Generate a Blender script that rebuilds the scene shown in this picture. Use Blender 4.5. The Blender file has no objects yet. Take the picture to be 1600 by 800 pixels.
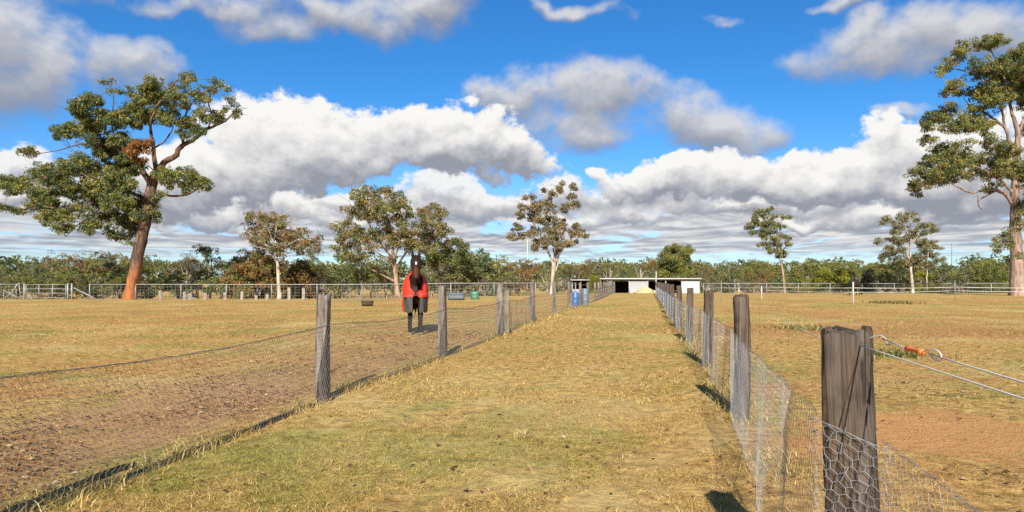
import bpy, bmesh, math, random
import numpy as np
from mathutils import Vector, Matrix

SC = bpy.context.scene
COL = SC.collection
R = math.radians
rnd = random.Random(7)
rng = np.random.default_rng(7)

# ------------------------------------------------------------------ camera
F = 1067.0            # focal length in photo pixels (1600 px wide)
HY = 438.0            # row of the horizon in the photo
EYE = 1.45
cam_d = bpy.data.cameras.new("camera")
cam = bpy.data.objects.new("camera", cam_d)
COL.objects.link(cam)
cam.location = (0, 0, EYE)
cam.rotation_euler = (R(90), 0, 0)
cam_d.sensor_width = 36.0
cam_d.lens = 36.0 * F / 1600.0
cam_d.shift_y = (HY - 400.0) / 1600.0
cam_d.clip_start = 0.05
cam_d.clip_end = 12000
SC.camera = cam

# ------------------------------------------------------------------ render settings
SC.render.engine = 'CYCLES'
SC.view_settings.view_transform = 'Standard'
SC.view_settings.look = 'None'
SC.view_settings.exposure = 1.0
SC.view_settings.gamma = 1.0
SC.view_settings.use_curve_mapping = False
SC.cycles.max_bounces = 5
SC.cycles.diffuse_bounces = 3
SC.cycles.glossy_bounces = 2
SC.cycles.transmission_bounces = 3
SC.cycles.transparent_max_bounces = 4
SC.cycles.use_denoising = False

# ------------------------------------------------------------------ sun
SUN_EL = R(31)
SUN_DIR = Vector((0.075 * math.cos(SUN_EL), math.cos(SUN_EL), -math.sin(SUN_EL))).normalized()
sun_d = bpy.data.lights.new("sun", 'SUN')
sun_d.energy = 4.6
sun_d.angle = R(0.5)
sun_d.color = (1.0, 0.93, 0.82)
sun = bpy.data.objects.new("sun", sun_d)
COL.objects.link(sun)
sun.rotation_mode = 'QUATERNION'
sun.rotation_quaternion = SUN_DIR.to_track_quat('-Z', 'Y')
sun.location = (0, 0, 60)


# ------------------------------------------------------------------ node helpers
class G:
    """Small wrapper that adds nodes to a tree; sockets or numbers go in, sockets come out."""

    def __init__(self, nt):
        self.nt = nt

    def n(self, t, **kw):
        nd = self.nt.nodes.new(t)
        for k, v in kw.items():
            setattr(nd, k, v)
        return nd

    def put(self, sock, v):
        if v is None:
            return
        if isinstance(v, bpy.types.NodeSocket):
            self.nt.links.new(v, sock)
        else:
            if sock.type == 'RGBA' and hasattr(v, '__len__') and len(v) == 3:
                v = (*v, 1.0)
            sock.default_value = v

    def m(self, op, a, b=None, c=None, clamp=False):
        nd = self.n('ShaderNodeMath', operation=op, use_clamp=clamp)
        for i, v in enumerate((a, b, c)):
            if v is not None:
                self.put(nd.inputs[i], v)
        return nd.outputs[0]

    def v(self, op, a, b=None, c=None, out=0):
        nd = self.n('ShaderNodeVectorMath', operation=op)
        for i, x in enumerate((a, b, c)):
            if x is not None:
                self.put(nd.inputs[i], x)
        return nd.outputs[out]

    def scale(self, a, s):
        nd = self.n('ShaderNodeVectorMath', operation='SCALE')
        self.put(nd.inputs[0], a)
        self.put(nd.inputs['Scale'], s)
        return nd.outputs[0]

    def xyz(self, x, y, z):
        nd = self.n('ShaderNodeCombineXYZ')
        for i, q in enumerate((x, y, z)):
            self.put(nd.inputs[i], q)
        return nd.outputs[0]

    def sep(self, v):
        nd = self.n('ShaderNodeSeparateXYZ')
        self.put(nd.inputs[0], v)
        return nd.outputs

    def noise(self, vec, scale, detail=4.0, rough=0.5, dist=0.0, out='Fac', lac=2.0):
        nd = self.n('ShaderNodeTexNoise')
        self.put(nd.inputs['Vector'], vec)
        self.put(nd.inputs['Scale'], scale)
        nd.inputs['Detail'].default_value = detail
        nd.inputs['Roughness'].default_value = rough
        nd.inputs['Lacunarity'].default_value = lac
        nd.inputs['Distortion'].default_value = dist
        return nd.outputs[out]

    def smooth(self, x, a, b, lo=0.0, hi=1.0):
        nd = self.n('ShaderNodeMapRange', interpolation_type='SMOOTHSTEP')
        self.put(nd.inputs[0], x)
        for i, q in enumerate((a, b, lo, hi)):
            self.put(nd.inputs[i + 1], q)
        return nd.outputs[0]

    def lin(self, x, a, b, lo=0.0, hi=1.0):
        nd = self.n('ShaderNodeMapRange')
        self.put(nd.inputs[0], x)
        for i, q in enumerate((a, b, lo, hi)):
            self.put(nd.inputs[i + 1], q)
        return nd.outputs[0]

    def mix(self, f, a, b, blend='MIX'):
        nd = self.n('ShaderNodeMix', data_type='RGBA', blend_type=blend)
        self.put(nd.inputs[0], f)
        self.put(nd.inputs[6], a)
        self.put(nd.inputs[7], b)
        return nd.outputs[2]

    def ramp(self, x, stops):
        nd = self.n('ShaderNodeValToRGB')
        e = nd.color_ramp.elements
        while len(e) < len(stops):
            e.new(0.5)
        for k, (p, c) in zip(e, stops):
            k.position = p
            k.color = (*c, 1.0)
        self.put(nd.inputs[0], x)
        return nd.outputs[0]


# ------------------------------------------------------------------ world: daylight sky with cumulus
world = bpy.data.worlds.new("World")
SC.world = world
world.use_nodes = True
wt = world.node_tree
wt.nodes.clear()
g = G(wt)


def ang(px, py):
    return math.atan((px - 800) / F), math.atan((HY - py) / math.hypot(F, px - 800))


def ell(px, py, rx, ry, s=1.0):
    a, e = ang(px, py)
    c = math.cos(a)
    return a, e, rx / F * c * c, ry / F * c, s


CUMULUS = [ell(*q) for q in [
    # big bank over the left half
    (455, 222, 95, 50), (395, 250, 95, 52), (530, 222, 80, 34), (530, 248, 95, 32), (335, 270, 110, 34), (270, 275, 90, 36, .9),
    (655, 212, 66, 36), (735, 203, 82, 38), (795, 240, 62, 34), (700, 238, 95, 30), (850, 268, 30, 16, .6),
    # bank right of centre
    (1135, 262, 75, 24), (1065, 282, 70, 22), (1215, 270, 70, 18, .9), (1150, 290, 150, 22, .9), (985, 296, 50, 18, .8),
    (930, 272, 18, 10, .6), (1275, 284, 60, 20, .8),
    (1385, 228, 55, 34), (1420, 256, 90, 40), (1340, 270, 66, 26, .9), (1500, 262, 110, 48), (1620, 250, 110, 56),
    (1440, 292, 150, 22, .8),
    # outside the frame
    (-150, 250, 160, 50), (1800, 240, 150, 50), (-420, 220, 180, 55),
]]
LOWER = [ell(*q) for q in [
    (690, 305, 52, 34), (745, 320, 44, 24), (660, 330, 70, 14, .7), (800, 322, 40, 14, .6), (420, 316, 54, 20, .9), (475, 332, 70, 14, .7), (300, 322, 76, 24, .8), (365, 340, 60, 12, .7),
    (65, 256, 66, 26), (15, 272, 50, 24), (130, 282, 60, 18, .8), (200, 310, 80, 16, .7), (60, 320, 100, 14, .6), (560, 312, 70, 16, .7), (540, 345, 60, 10, .6),
    (1060, 302, 60, 20, .9), (955, 312, 60, 16, .8), (875, 300, 46, 22, .7), (1000, 332, 80, 11, .6), (1150, 318, 90, 14, .7), (1285, 312, 80, 18, .8), (1480, 322, 120, 18, .8), (1560, 305, 80, 22, .8), (1380, 330, 90, 12, .7), (880, 340, 60, 10, .6),
    (1230, 345, 90, 9, .6), (-120, 300, 130, 26), (1750, 300, 130, 24),
]]
SOFT = [ell(*q) for q in [
    (5, 60, 95, 75, 1.25), (60, 105, 60, 55, 1.0), (-90, 70, 140, 100, 1.2),
    (215, 92, 72, 36, .6), (270, 130, 50, 22, .5),
    (460, 5, 190, 24, .75), (640, 18, 85, 40, .95), (700, 5, 70, 20, .7), (430, 45, 55, 22, .6), (300, 0, 90, 16, .5),
    (910, 118, 62, 34, .95), (960, 145, 100, 26, .85), (835, 150, 105, 26, .8), (770, 128, 55, 18, .65), (885, 190, 75, 26, .7),
    (910, 222, 55, 22, .8), (1055, 185, 85, 42, 1.15), (1120, 205, 95, 34, 1.15), (1170, 222, 50, 24, .9),
    (1370, 78, 130, 36, .7), (1490, 55, 110, 40, .9), (1580, 60, 110, 36, .8), (1330, 108, 90, 26, .5), (1480, 95, 120, 24, .5),
    (1340, 10, 70, 12, .5), (900, 8, 90, 14, .4), (1405, 185, 62, 13, .5), (1120, 15, 40, 8, .3),
    (-60, -120, 260, 60, .8), (800, -160, 330, 70, .7), (1500, -220, 300, 80, .8), (300, -330, 300, 90, .8), (1100, -420, 260, 90, .8),
]]

tc = g.n('ShaderNodeTexCoord')
D = tc.outputs['Generated']
dx, dy, dz = g.sep(D)
azim = g.m('ARCTAN2', dx, dy)
# the clouds of the visible quarter go on, mirrored, round the rest of the sky
azim = g.m('SUBTRACT', g.m('PINGPONG', g.m('ADD', azim, R(45)), R(90)), R(45))
elev = g.m('ARCSINE', g.m('MAXIMUM', g.m('MINIMUM', dz, 0.9999), -0.9999))
P0 = g.xyz(azim, elev, 0.0)


def field_group(name, clouds, warp_amp, warp2, n_scale, n_amp, detail, rough):
    gt = bpy.data.node_groups.new(name, 'ShaderNodeTree')
    gt.interface.new_socket('P', in_out='INPUT', socket_type='NodeSocketVector')
    gt.interface.new_socket('F', in_out='OUTPUT', socket_type='NodeSocketFloat')
    gt.interface.new_socket('T', in_out='OUTPUT', socket_type='NodeSocketFloat')
    h = G(gt)
    P = h.n('NodeGroupInput').outputs[0]
    w = h.noise(P, 6.0, 3, 0.5, out='Color')
    w = h.scale(h.v('SUBTRACT', w, (0.5, 0.5, 0.5)), warp_amp)
    w2 = h.noise(P, 22.0, 3, 0.55, out='Color')
    w2 = h.scale(h.v('SUBTRACT', w2, (0.5, 0.5, 0.5)), warp2)
    Q = h.v('ADD', h.v('ADD', P, w), w2)
    Q = h.v('MULTIPLY', Q, (1, 1, 0))
    acc = (0.0, 0.0, 1e-5)
    for (a, e, rx, ry, s) in clouds:      # soft union: sums of weight * (offset, 1)
        d = h.v('MULTIPLY_ADD', Q, (1 / rx, 1 / ry, 0), (-a / rx, -e / ry, 1))
        d2 = h.v('DOT_PRODUCT', d, d, out=1)
        w = h.m('EXPONENT', h.m('MULTIPLY_ADD', d2, -1.6, 1.6 + math.log(s)))
        acc = h.v('ADD', acc, h.scale(d, w))
    _sx, sy, sw = h.sep(acc)
    top = h.m('DIVIDE', sy, sw)
    acc = h.m('MULTIPLY_ADD', h.m('LOGARITHM', sw, math.e), 0.62 / 1.6, 1.0)
    acc = h.m('MINIMUM', h.m('MAXIMUM', acc, -1.2), 1.3)
    fb = h.noise(h.v('MULTIPLY', P, (1, 1.25, 1)), n_scale, detail, rough)
    fb = h.m('MULTIPLY', h.m('SUBTRACT', fb, 0.5), n_amp)
    o = h.n('NodeGroupOutput')
    h.put(o.inputs[0], h.m('ADD', acc, fb))
    h.put(o.inputs[1], top)
    return gt


grp_c = field_group('cumulus_field', CUMULUS, 0.085, 0.036, 15.0, 4.0, 8, 0.60)
grp_l = field_group('lower_field', LOWER, 0.06, 0.030, 20.0, 3.8, 7, 0.60)
grp_s = field_group('soft_field', SOFT, 0.12, 0.03, 12.0, 3.0, 7, 0.58)


def field(gt, P):
    nd = g.n('ShaderNodeGroup')
    nd.node_tree = gt
    g.put(nd.inputs[0], P)
    return nd.outputs[0], nd.outputs[1]


sky_n = g.n('ShaderNodeTexSky')
sky_n.sky_type = 'NISHITA'
sky_n.sun_disc = False
sky_n.sun_elevation = SUN_EL
sky_n.sun_rotation = R(184.3)
sky_n.air_density = 1.0
sky_n.dust_density = 0.2
sky_n.ozone_density = 2.0
hs = g.n('ShaderNodeHueSaturation')
hs.inputs['Saturation'].default_value = 1.25
hs.inputs['Value'].default_value = 1.0
g.put(hs.inputs['Color'], sky_n.outputs[0])
SKY = g.mix(1.0, hs.outputs[0], g.mix(g.smooth(elev, 0.0, 0.30), (0.56, 0.74, 1.14), (0.35, 0.74, 1.02)), 'MULTIPLY')

# bright cumulus
fc, tc_top = field(grp_c, P0)
fc_up, _ = field(grp_c, g.v('ADD', P0, (-0.006, 0.016, 0)))
dens_c = g.smooth(fc, -0.02, 0.45)
rel = g.m('SUBTRACT', fc, fc_up)
lit_c = g.m('ADD', g.m('MULTIPLY_ADD', tc_top, 0.46, 0.60), g.m('MULTIPLY', rel, 0.44))
lit_c = g.m('MAXIMUM', g.m('MINIMUM', lit_c, 1.0), 0.0)
col_c = g.ramp(lit_c, [(0.0, (0.33, 0.35, 0.41)), (0.30, (0.50, 0.51, 0.55)), (0.58, (0.72, 0.72, 0.73)), (0.85, (0.90, 0.89, 0.87)), (1.0, (1.0, 0.99, 0.96))])

# soft greyer clouds higher up
fs, ts_top = field(grp_s, P0)
fs_up, _ = field(grp_s, g.v('ADD', P0, (-0.006, 0.018, 0)))
dens_s = g.m('MULTIPLY', g.smooth(fs, -0.15, 1.15), 0.93)
lit_s = g.m('ADD', g.m('MULTIPLY_ADD', ts_top, 0.40, 0.66), g.m('MULTIPLY', g.m('SUBTRACT', fs, fs_up), 0.36))
lit_s = g.m('MAXIMUM', g.m('MINIMUM', lit_s, 1.0), 0.0)
col_s = g.ramp(lit_s, [(0.0, (0.25, 0.27, 0.33)), (0.4, (0.37, 0.38, 0.43)), (0.75, (0.56, 0.56, 0.58)), (1.0, (0.76, 0.75, 0.75))])

# flat layered cloud towards the horizon: noise on a far plane, so it thins into stripes
zc = g.m('ADD', g.m('MAXIMUM', dz, 0.0), 0.035)
PL = g.xyz(g.m('DIVIDE', dx, zc), g.m('DIVIDE', dy, zc), 0.0)
PL = g.v('MULTIPLY', PL, (1.5, 1.0, 1))
nl = g.noise(PL, 0.62, 7, 0.62, 0.5)
nl2 = g.noise(g.v('ADD', PL, (0.0, -0.45, 0)), 0.62, 7, 0.62, 0.5)
lay_mask = g.m('MULTIPLY', g.smooth(elev, 0.150, 0.10), g.smooth(elev, 0.012, 0.045))
fl = g.m('SUBTRACT', g.m('ADD', nl, g.m('MULTIPLY', lay_mask, 0.40)), 0.71)
dens_l = g.m('MULTIPLY', g.smooth(fl, 0.0, 0.17), g.smooth(elev, 0.012, 0.055, 0.35, 1.0))
lit_l = g.m('ADD', g.m('MULTIPLY', g.m('SUBTRACT', nl2, nl), 3.0), 0.60)
col_l = g.ramp(lit_l, [(0.0, (0.33, 0.37, 0.45)), (0.45, (0.50, 0.53, 0.58)), (0.75, (0.74, 0.75, 0.76)), (1.0, (0.90, 0.88, 0.85))])

# smaller, farther cumulus below the big banks
fo, to_top = field(grp_l, P0)
fo_up, _ = field(grp_l, g.v('ADD', P0, (-0.005, 0.012, 0)))
dens_o = g.m('MULTIPLY', g.smooth(fo, -0.05, 0.55), 0.95)
lit_o = g.m('ADD', g.m('MULTIPLY_ADD', to_top, 0.55, 0.66), g.m('MULTIPLY', g.m('SUBTRACT', fo, fo_up), 0.40))
lit_o = g.m('MAXIMUM', g.m('MINIMUM', lit_o, 1.0), 0.0)
col_o = g.ramp(lit_o, [(0.0, (0.34, 0.37, 0.44)), (0.32, (0.47, 0.49, 0.54)), (0.6, (0.62, 0.62, 0.65)), (0.88, (0.90, 0.89, 0.87)), (1.0, (0.98, 0.97, 0.94))])

bg_sky = g.n('ShaderNodeBackground')
g.put(bg_sky.inputs[0], SKY)
bg_sky.inputs[1].default_value = 0.069


def over(prev, col, fac):
    b = g.n('ShaderNodeBackground')
    g.put(b.inputs[0], col)
    b.inputs[1].default_value = 0.475
    mx = g.n('ShaderNodeMixShader')
    g.put(mx.inputs[0], fac)
    wt.links.new(prev, mx.inputs[1])
    wt.links.new(b.outputs[0], mx.inputs[2])
    return mx.outputs[0]


s = over(bg_sky.outputs[0], col_s, dens_s)
s = over(s, col_l, dens_l)
s = over(s, col_o, dens_o)
s = over(s, col_c, dens_c)
wo = g.n('ShaderNodeOutputWorld')
wt.links.new(s, wo.inputs[0])
world.cycles.sampling_method = 'MANUAL'
world.cycles.sample_map_resolution = 512


# ------------------------------------------------------------------ numbers: noise, terrain, unprojection
def _hash(ix, iy, seed):
    n = (ix.astype(np.int64) * 374761393 + iy.astype(np.int64) * 668265263 + seed * 1274126177) & 0xFFFFFFFF
    n = ((n ^ (n >> 13)) * 1274126177) & 0xFFFFFFFF
    return ((n ^ (n >> 16)) & 0xFFFF) / 65535.0


def vnoise(x, y, seed=0):
    x = np.asarray(x, float)
    y = np.asarray(y, float)
    ix, iy = np.floor(x), np.floor(y)
    fx, fy = x - ix, y - iy
    fx = fx * fx * (3 - 2 * fx)
    fy = fy * fy * (3 - 2 * fy)
    a, b = _hash(ix, iy, seed), _hash(ix + 1, iy, seed)
    c, d = _hash(ix, iy + 1, seed), _hash(ix + 1, iy + 1, seed)
    return (a + (b - a) * fx) * (1 - fy) + (c + (d - c) * fx) * fy


def fbm(x, y, octaves=4, seed=0):
    t, a, s = 0.0, 0.5, 0.0
    for k in range(octaves):
        t = t + a * vnoise(x * 2 ** k, y * 2 ** k, seed + k * 17)
        s += a
        a *= 0.5
    return t / s


def sstep(x, a, b):
    t = np.clip((x - a) / (b - a), 0, 1)
    return t * t * (3 - 2 * t)


LANE = 0.2                      # the lane runs along (0.2, 1)


def lateral(x, y):
    return x - LANE * y


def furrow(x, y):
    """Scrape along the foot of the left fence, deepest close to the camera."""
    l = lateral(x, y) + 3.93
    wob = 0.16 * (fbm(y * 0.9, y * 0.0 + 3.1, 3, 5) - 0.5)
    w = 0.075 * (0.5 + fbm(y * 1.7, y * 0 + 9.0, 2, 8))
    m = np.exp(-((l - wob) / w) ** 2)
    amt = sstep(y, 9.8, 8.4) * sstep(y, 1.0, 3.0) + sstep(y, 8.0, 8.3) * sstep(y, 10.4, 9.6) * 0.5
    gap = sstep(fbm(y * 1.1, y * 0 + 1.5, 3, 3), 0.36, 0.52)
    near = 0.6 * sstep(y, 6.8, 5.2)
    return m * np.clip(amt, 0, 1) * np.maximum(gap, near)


def ground_h(x, y):
    x = np.asarray(x, float)
    y = np.asarray(y, float)
    yc = 46 + 26 * sstep(x, -14, 10)
    t = np.maximum(0, y - yc)
    h = -5.0 * (1 - np.exp(-(t / 75) ** 2))
    near = 1 / (1 + (np.hypot(x, y) / 25) ** 2)
    h = h + near * (0.05 * (fbm(x * 0.55, y * 0.55, 3, 1) - 0.5) + 0.03 * (fbm(x * 3.2, y * 3.2, 3, 2) - 0.5))
    h = h + 0.05 * (vnoise(x * 0.09, y * 0.09, 4) - 0.5) * sstep(np.hypot(x, y), 12, 30)
    h = h - 0.05 * furrow(x, y)
    l = lateral(x, y)
    h = h - 0.035 * sstep(l, -4.0, -4.5) * sstep(l, -7.5, -5.0) * near
    return h


def H(x, y):
    return float(ground_h(np.array([x]), np.array([y]))[0])


def ground_at(px, py):
    """Point of the ground seen at a photo pixel."""
    dx_, dz_ = (px - 800) / F, (HY - py) / F
    lo = 0.5
    while lo < 400:
        hi = lo * 1.02
        if EYE + dz_ * hi < H(dx_ * hi, hi):
            for _ in range(24):
                mid = (lo + hi) / 2
                if EYE + dz_ * mid < H(dx_ * mid, mid):
                    hi = mid
                else:
                    lo = mid
            break
        lo = hi
    return Vector((dx_ * lo, lo, H(dx_ * lo, lo)))


def at(px, py, Y):
    return Vector(((px - 800) / F * Y, Y, EYE + (HY - py) / F * Y))


# ------------------------------------------------------------------ mesh helpers
class MB:
    def __init__(self):
        self.v, self.f, self.c, self.mi, self.n = [], [], [], [], 0

    def add(self, verts, faces, col=None, mat=0):
        verts = np.asarray(verts, float).reshape(-1, 3)
        if isinstance(faces, np.ndarray):
            faces = [faces]
        else:
            by = {}
            for q in faces:
                by.setdefault(len(q), []).append(q)
            faces = [np.array(q) for q in by.values()]
        self.v.append(verts)
        for q in faces:
            self.f.append(q + self.n)
            self.mi.append(np.full(len(q), mat, int))
        if col is None:
            col = np.ones((len(verts), 3))
        col = np.asarray(col, float)
        if col.ndim == 1:
            col = np.tile(col, (len(verts), 1))
        self.c.append(col)
        self.n += len(verts)
        return self

    def mesh(self, name, mats, smooth=False, color=False):
        v = np.concatenate(self.v)
        me = bpy.data.meshes.new(name)
        nl = sum(q.size for q in self.f)
        nf = sum(len(q) for q in self.f)
        me.vertices.add(len(v))
        me.vertices.foreach_set('co', v.astype(np.float32).ravel())
        me.loops.add(nl)
        me.loops.foreach_set('vertex_index', np.concatenate([q.ravel() for q in self.f]).astype(np.int32))
        me.polygons.add(nf)
        starts, o = [], 0
        for q in self.f:
            starts.append(o + np.arange(len(q)) * q.shape[1])
            o += q.size
        me.polygons.foreach_set('loop_start', np.concatenate(starts).astype(np.int32))
        me.polygons.foreach_set('material_index', np.concatenate(self.mi).astype(np.int32))
        if smooth:
            me.polygons.foreach_set('use_smooth', np.ones(nf, bool))
        for m in (mats if isinstance(mats, (list, tuple)) else [mats]):
            me.materials.append(m)
        if color:
            c = np.concatenate(self.c)
            a = me.color_attributes.new('tint', 'FLOAT_COLOR', 'POINT')
            a.data.foreach_set('color', np.concatenate([c, np.ones((len(c), 1))], 1).astype(np.float32).ravel())
        me.update(calc_edges=True)
        return me

    def obj(self, name, mats, parent=None, smooth=False, color=False, loc=None):
        o = bpy.data.objects.new(name, self.mesh(name, mats, smooth, color))
        COL.objects.link(o)
        if parent is not None:
            o.parent = parent
        if loc is not None:
            o.location = loc
        return o


def tag(o, label=None, cat=None, group=None, kind=None):
    for k, v in (('label', label), ('category', cat), ('group', group), ('kind', kind)):
        if v:
            o[k] = v
    return o


def thing(name, loc, label, cat, group=None, rz=0.0):
    o = bpy.data.objects.new(name, None)
    o.empty_display_size = 0.2
    COL.objects.link(o)
    o.location = loc
    o.rotation_euler = (0, 0, rz)
    return tag(o, label, cat, group)


def copy_tree(o, parent=None):
    c = o.copy()
    COL.objects.link(c)
    c.parent = parent
    for ch in list(o.children):
        copy_tree(ch, c)
    return c


def box(mb, c, s, rz=0.0, mat=0, rx=0.0, ry=0.0):
    v = np.array([[x, y, z] for z in (-.5, .5) for y in (-.5, .5) for x in (-.5, .5)]) * np.array(s)
    M = np.array(Matrix.Rotation(rz, 3, 'Z') @ Matrix.Rotation(ry, 3, 'Y') @ Matrix.Rotation(rx, 3, 'X'))
    v = v @ M.T + np.array(c)
    mb.add(v, np.array([[0, 2, 3, 1], [4, 5, 7, 6], [0, 1, 5, 4], [2, 6, 7, 3], [0, 4, 6, 2], [1, 3, 7, 5]]), mat=mat)


def frames(pts):
    pts = np.asarray(pts, float)
    t = np.gradient(pts, axis=0)
    t /= np.linalg.norm(t, axis=1)[:, None] + 1e-9
    ref = np.array([0, 0, 1.0]) if abs(t[:, 2]).mean() < 0.8 else np.array([0.3, 1.0, 0])
    u = np.cross(t, ref)
    u /= np.linalg.norm(u, axis=1)[:, None] + 1e-9
    w = np.cross(u, t)
    return t, u, w


def tube(mb, pts, rad, sides=6, mat=0, col=None, cap=True, ru=None, bump=0.0, ref=None):
    pts = np.asarray(pts, float)
    n = len(pts)
    rad = np.broadcast_to(np.asarray(rad, float), (n,))
    ru = rad if ru is None else np.broadcast_to(np.asarray(ru, float), (n,))
    if ref is None:
        t, u, w = frames(pts)
    else:
        t = np.gradient(pts, axis=0)
        t /= np.linalg.norm(t, axis=1)[:, None] + 1e-9
        u = np.cross(t, np.array(ref, float))
        u /= np.linalg.norm(u, axis=1)[:, None] + 1e-9
        w = np.cross(u, t)
    a = np.arange(sides) / sides * 2 * np.pi
    ca, sa = np.cos(a), np.sin(a)
    k = np.ones((n, sides))
    if bump:
        k = 1 + bump * (rng.random((n, sides)) - 0.5)
    v = pts[:, None] + (ru[:, None] * ca * k)[..., None] * u[:, None] + (rad[:, None] * sa * k)[..., None] * w[:, None]
    i = np.arange(n - 1)[:, None] * sides
    j = np.arange(sides)[None]
    j2 = (j + 1) % sides
    q = np.stack([i + j, i + j2, i + sides + j2, i + sides + j], -1).reshape(-1, 4)
    fs = [q]
    if cap:
        fs.append(np.arange(sides)[None, ::-1])
        fs.append((np.arange(sides) + (n - 1) * sides)[None])
    vv = v.reshape(-1, 3)
    base = mb.n
    mb.v.append(vv)
    for q in fs:
        mb.f.append(q + base)
        mb.mi.append(np.full(len(q), mat, int))
    c = np.ones(3) if col is None else np.asarray(col, float)
    mb.c.append(np.tile(c, (len(vv), 1)) if c.ndim == 1 else c)
    mb.n += len(vv)


def spline(pts, n=8):
    """Catmull-Rom through points (any dimension)."""
    p = np.asarray(pts, float)
    if len(p) < 3:
        return np.array([p[0] + (p[-1] - p[0]) * t for t in np.linspace(0, 1, n)])
    p = np.concatenate([[2 * p[0] - p[1]], p, [2 * p[-1] - p[-2]]])
    out = []
    for i in range(1, len(p) - 2):
        for t in np.linspace(0, 1, n, endpoint=False):
            a, b, c, d = p[i - 1], p[i], p[i + 1], p[i + 2]
            out.append(0.5 * (2 * b + (c - a) * t + (2 * a - 5 * b + 4 * c - d) * t * t + (3 * b - a - 3 * c + d) * t ** 3))
    out.append(p[-2])
    return np.array(out)


def wires(mb, A, B, r):
    """Many straight wires at once, each a three-sided prism."""
    A, B = np.asarray(A, float), np.asarray(B, float)
    t = B - A
    t /= np.linalg.norm(t, axis=1)[:, None] + 1e-9
    ref = np.where(np.abs(t[:, 2:3]) < 0.8, np.array([[0, 0, 1.0]]), np.array([[1.0, 0, 0]]))
    u = np.cross(t, ref)
    u /= np.linalg.norm(u, axis=1)[:, None]
    w = np.cross(u, t)
    n = len(A)
    vs = []
    for P_ in (A, B):
        for k in range(3):
            a = 2 * math.pi * k / 3
            vs.append(P_ + r * (math.cos(a) * u + math.sin(a) * w))
    v = np.stack(vs, 1).reshape(-1, 3)
    o = np.arange(n)[:, None] * 6
    q = np.concatenate([o + np.array([[k, (k + 1) % 3, 3 + (k + 1) % 3, 3 + k]]) for k in range(3)])
    mb.add(v, q)


# ------------------------------------------------------------------ materials
def mat_new(name):
    m = bpy.data.materials.new(name)
    m.use_nodes = True
    m.node_tree.nodes.clear()
    return m, G(m.node_tree)


def finish(h, col, rough=0.8, spec=0.3, metal=0.0, bump=None, bump_s=0.3, bump_d=0.02):
    b = h.n('ShaderNodeBsdfPrincipled')
    h.put(b.inputs['Base Color'], col)
    h.put(b.inputs['Roughness'], rough)
    h.put(b.inputs['Metallic'], metal)
    b.inputs['Specular IOR Level'].default_value = spec
    if bump is not None:
        nb = h.n('ShaderNodeBump')
        nb.inputs['Strength'].default_value = bump_s
        nb.inputs['Distance'].default_value = bump_d
        h.put(nb.inputs['Height'], bump)
        h.nt.links.new(nb.outputs[0], b.inputs['Normal'])
    o = h.n('ShaderNodeOutputMaterial')
    h.nt.links.new(b.outputs[0], o.inputs[0])
    return b


def objco(h):
    return h.n('ShaderNodeTexCoord').outputs['Object']


def objrand(h):
    return h.n('ShaderNodeObjectInfo').outputs['Random']


def simple_mat(name, col, rough=0.6, metal=0.0, var=0.25, scale=6.0, spec=0.3):
    m, h = mat_new(name)
    co = objco(h)
    n = h.noise(co, scale, 5, 0.6)
    c = h.mix(n, tuple(q * (1 - var) for q in col), tuple(min(1, q * (1 + var)) for q in col))
    finish(h, c, rough, spec, metal)
    return m


def wood_mat(name, dark, light, grey, greyness):
    """Weathered post: grain along Z, cracks, lichen grey."""
    m, h = mat_new(name)
    co = objco(h)
    rn = objrand(h)
    co2 = h.v('ADD', co, h.xyz(h.m('MULTIPLY', rn, 31.0), h.m('MULTIPLY', rn, 17.0), h.m('MULTIPLY', rn, 9.0)))
    st = h.v('MULTIPLY', co2, (1, 1, 0.045))
    grain = h.noise(st, 60, 6, 0.65, 0.6)
    broad = h.noise(h.v('MULTIPLY', co2, (1, 1, 0.12)), 14, 4, 0.6, 0.4)
    blot = h.noise(co2, 5, 5, 0.6)
    c = h.mix(h.smooth(grain, 0.35, 0.66), dark, light)
    c = h.mix(h.m('MULTIPLY', h.smooth(broad, 0.38, 0.72), greyness), c, grey)
    c = h.mix(h.m('MULTIPLY', h.smooth(blot, 0.5, 0.75), 0.5), c, tuple(q * 0.55 for q in dark))
    crack = h.smooth(h.noise(h.v('MULTIPLY', co2, (1, 1, 0.02)), 34, 2, 0.5, 0.9), 0.60, 0.66)
    c = h.mix(h.m('MULTIPLY', crack, 0.75), c, (0.012, 0.010, 0.008))
    finish(h, c, 0.9, 0.15, 0, h.m('SUBTRACT', grain, h.m('MULTIPLY', crack, 1.2)), 0.7, 0.012)
    return m


M_POST_DARK = wood_mat('weathered_dark_wood', (0.030, 0.021, 0.015), (0.105, 0.075, 0.052), (0.16, 0.14, 0.125), 0.45)
M_POST_GREY = wood_mat('weathered_grey_wood', (0.075, 0.058, 0.046), (0.20, 0.165, 0.135), (0.27, 0.25, 0.225), 0.7)
M_GALV = simple_mat('galvanised_wire', (0.40, 0.42, 0.44), 0.45, 0.35, 0.3, 40)
M_NET = simple_mat('hexagonal_netting_wire', (0.30, 0.325, 0.35), 0.5, 0.2, 0.55, 5)
M_NET_OLD = simple_mat('old_netting_wire', (0.19, 0.175, 0.16), 0.6, 0.3, 0.4, 7)
M_STEEL = simple_mat('galvanised_pipe', (0.25, 0.25, 0.24), 0.5, 0.3, 0.2, 3)
M_ROPE = simple_mat('white_rope', (0.62, 0.60, 0.56), 0.8, 0, 0.2, 50)
M_WHITE = simple_mat('white_painted_steel', (0.46, 0.44, 0.39), 0.6, 0, 0.15, 4)
M_ORANGE = simple_mat('orange_plastic', (0.75, 0.17, 0.03), 0.6, 0, 0.08, 30, 0.5)
M_RUST = simple_mat('dark_rusty_wire', (0.05, 0.032, 0.022), 0.8, 0.2, 0.4, 40)
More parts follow.
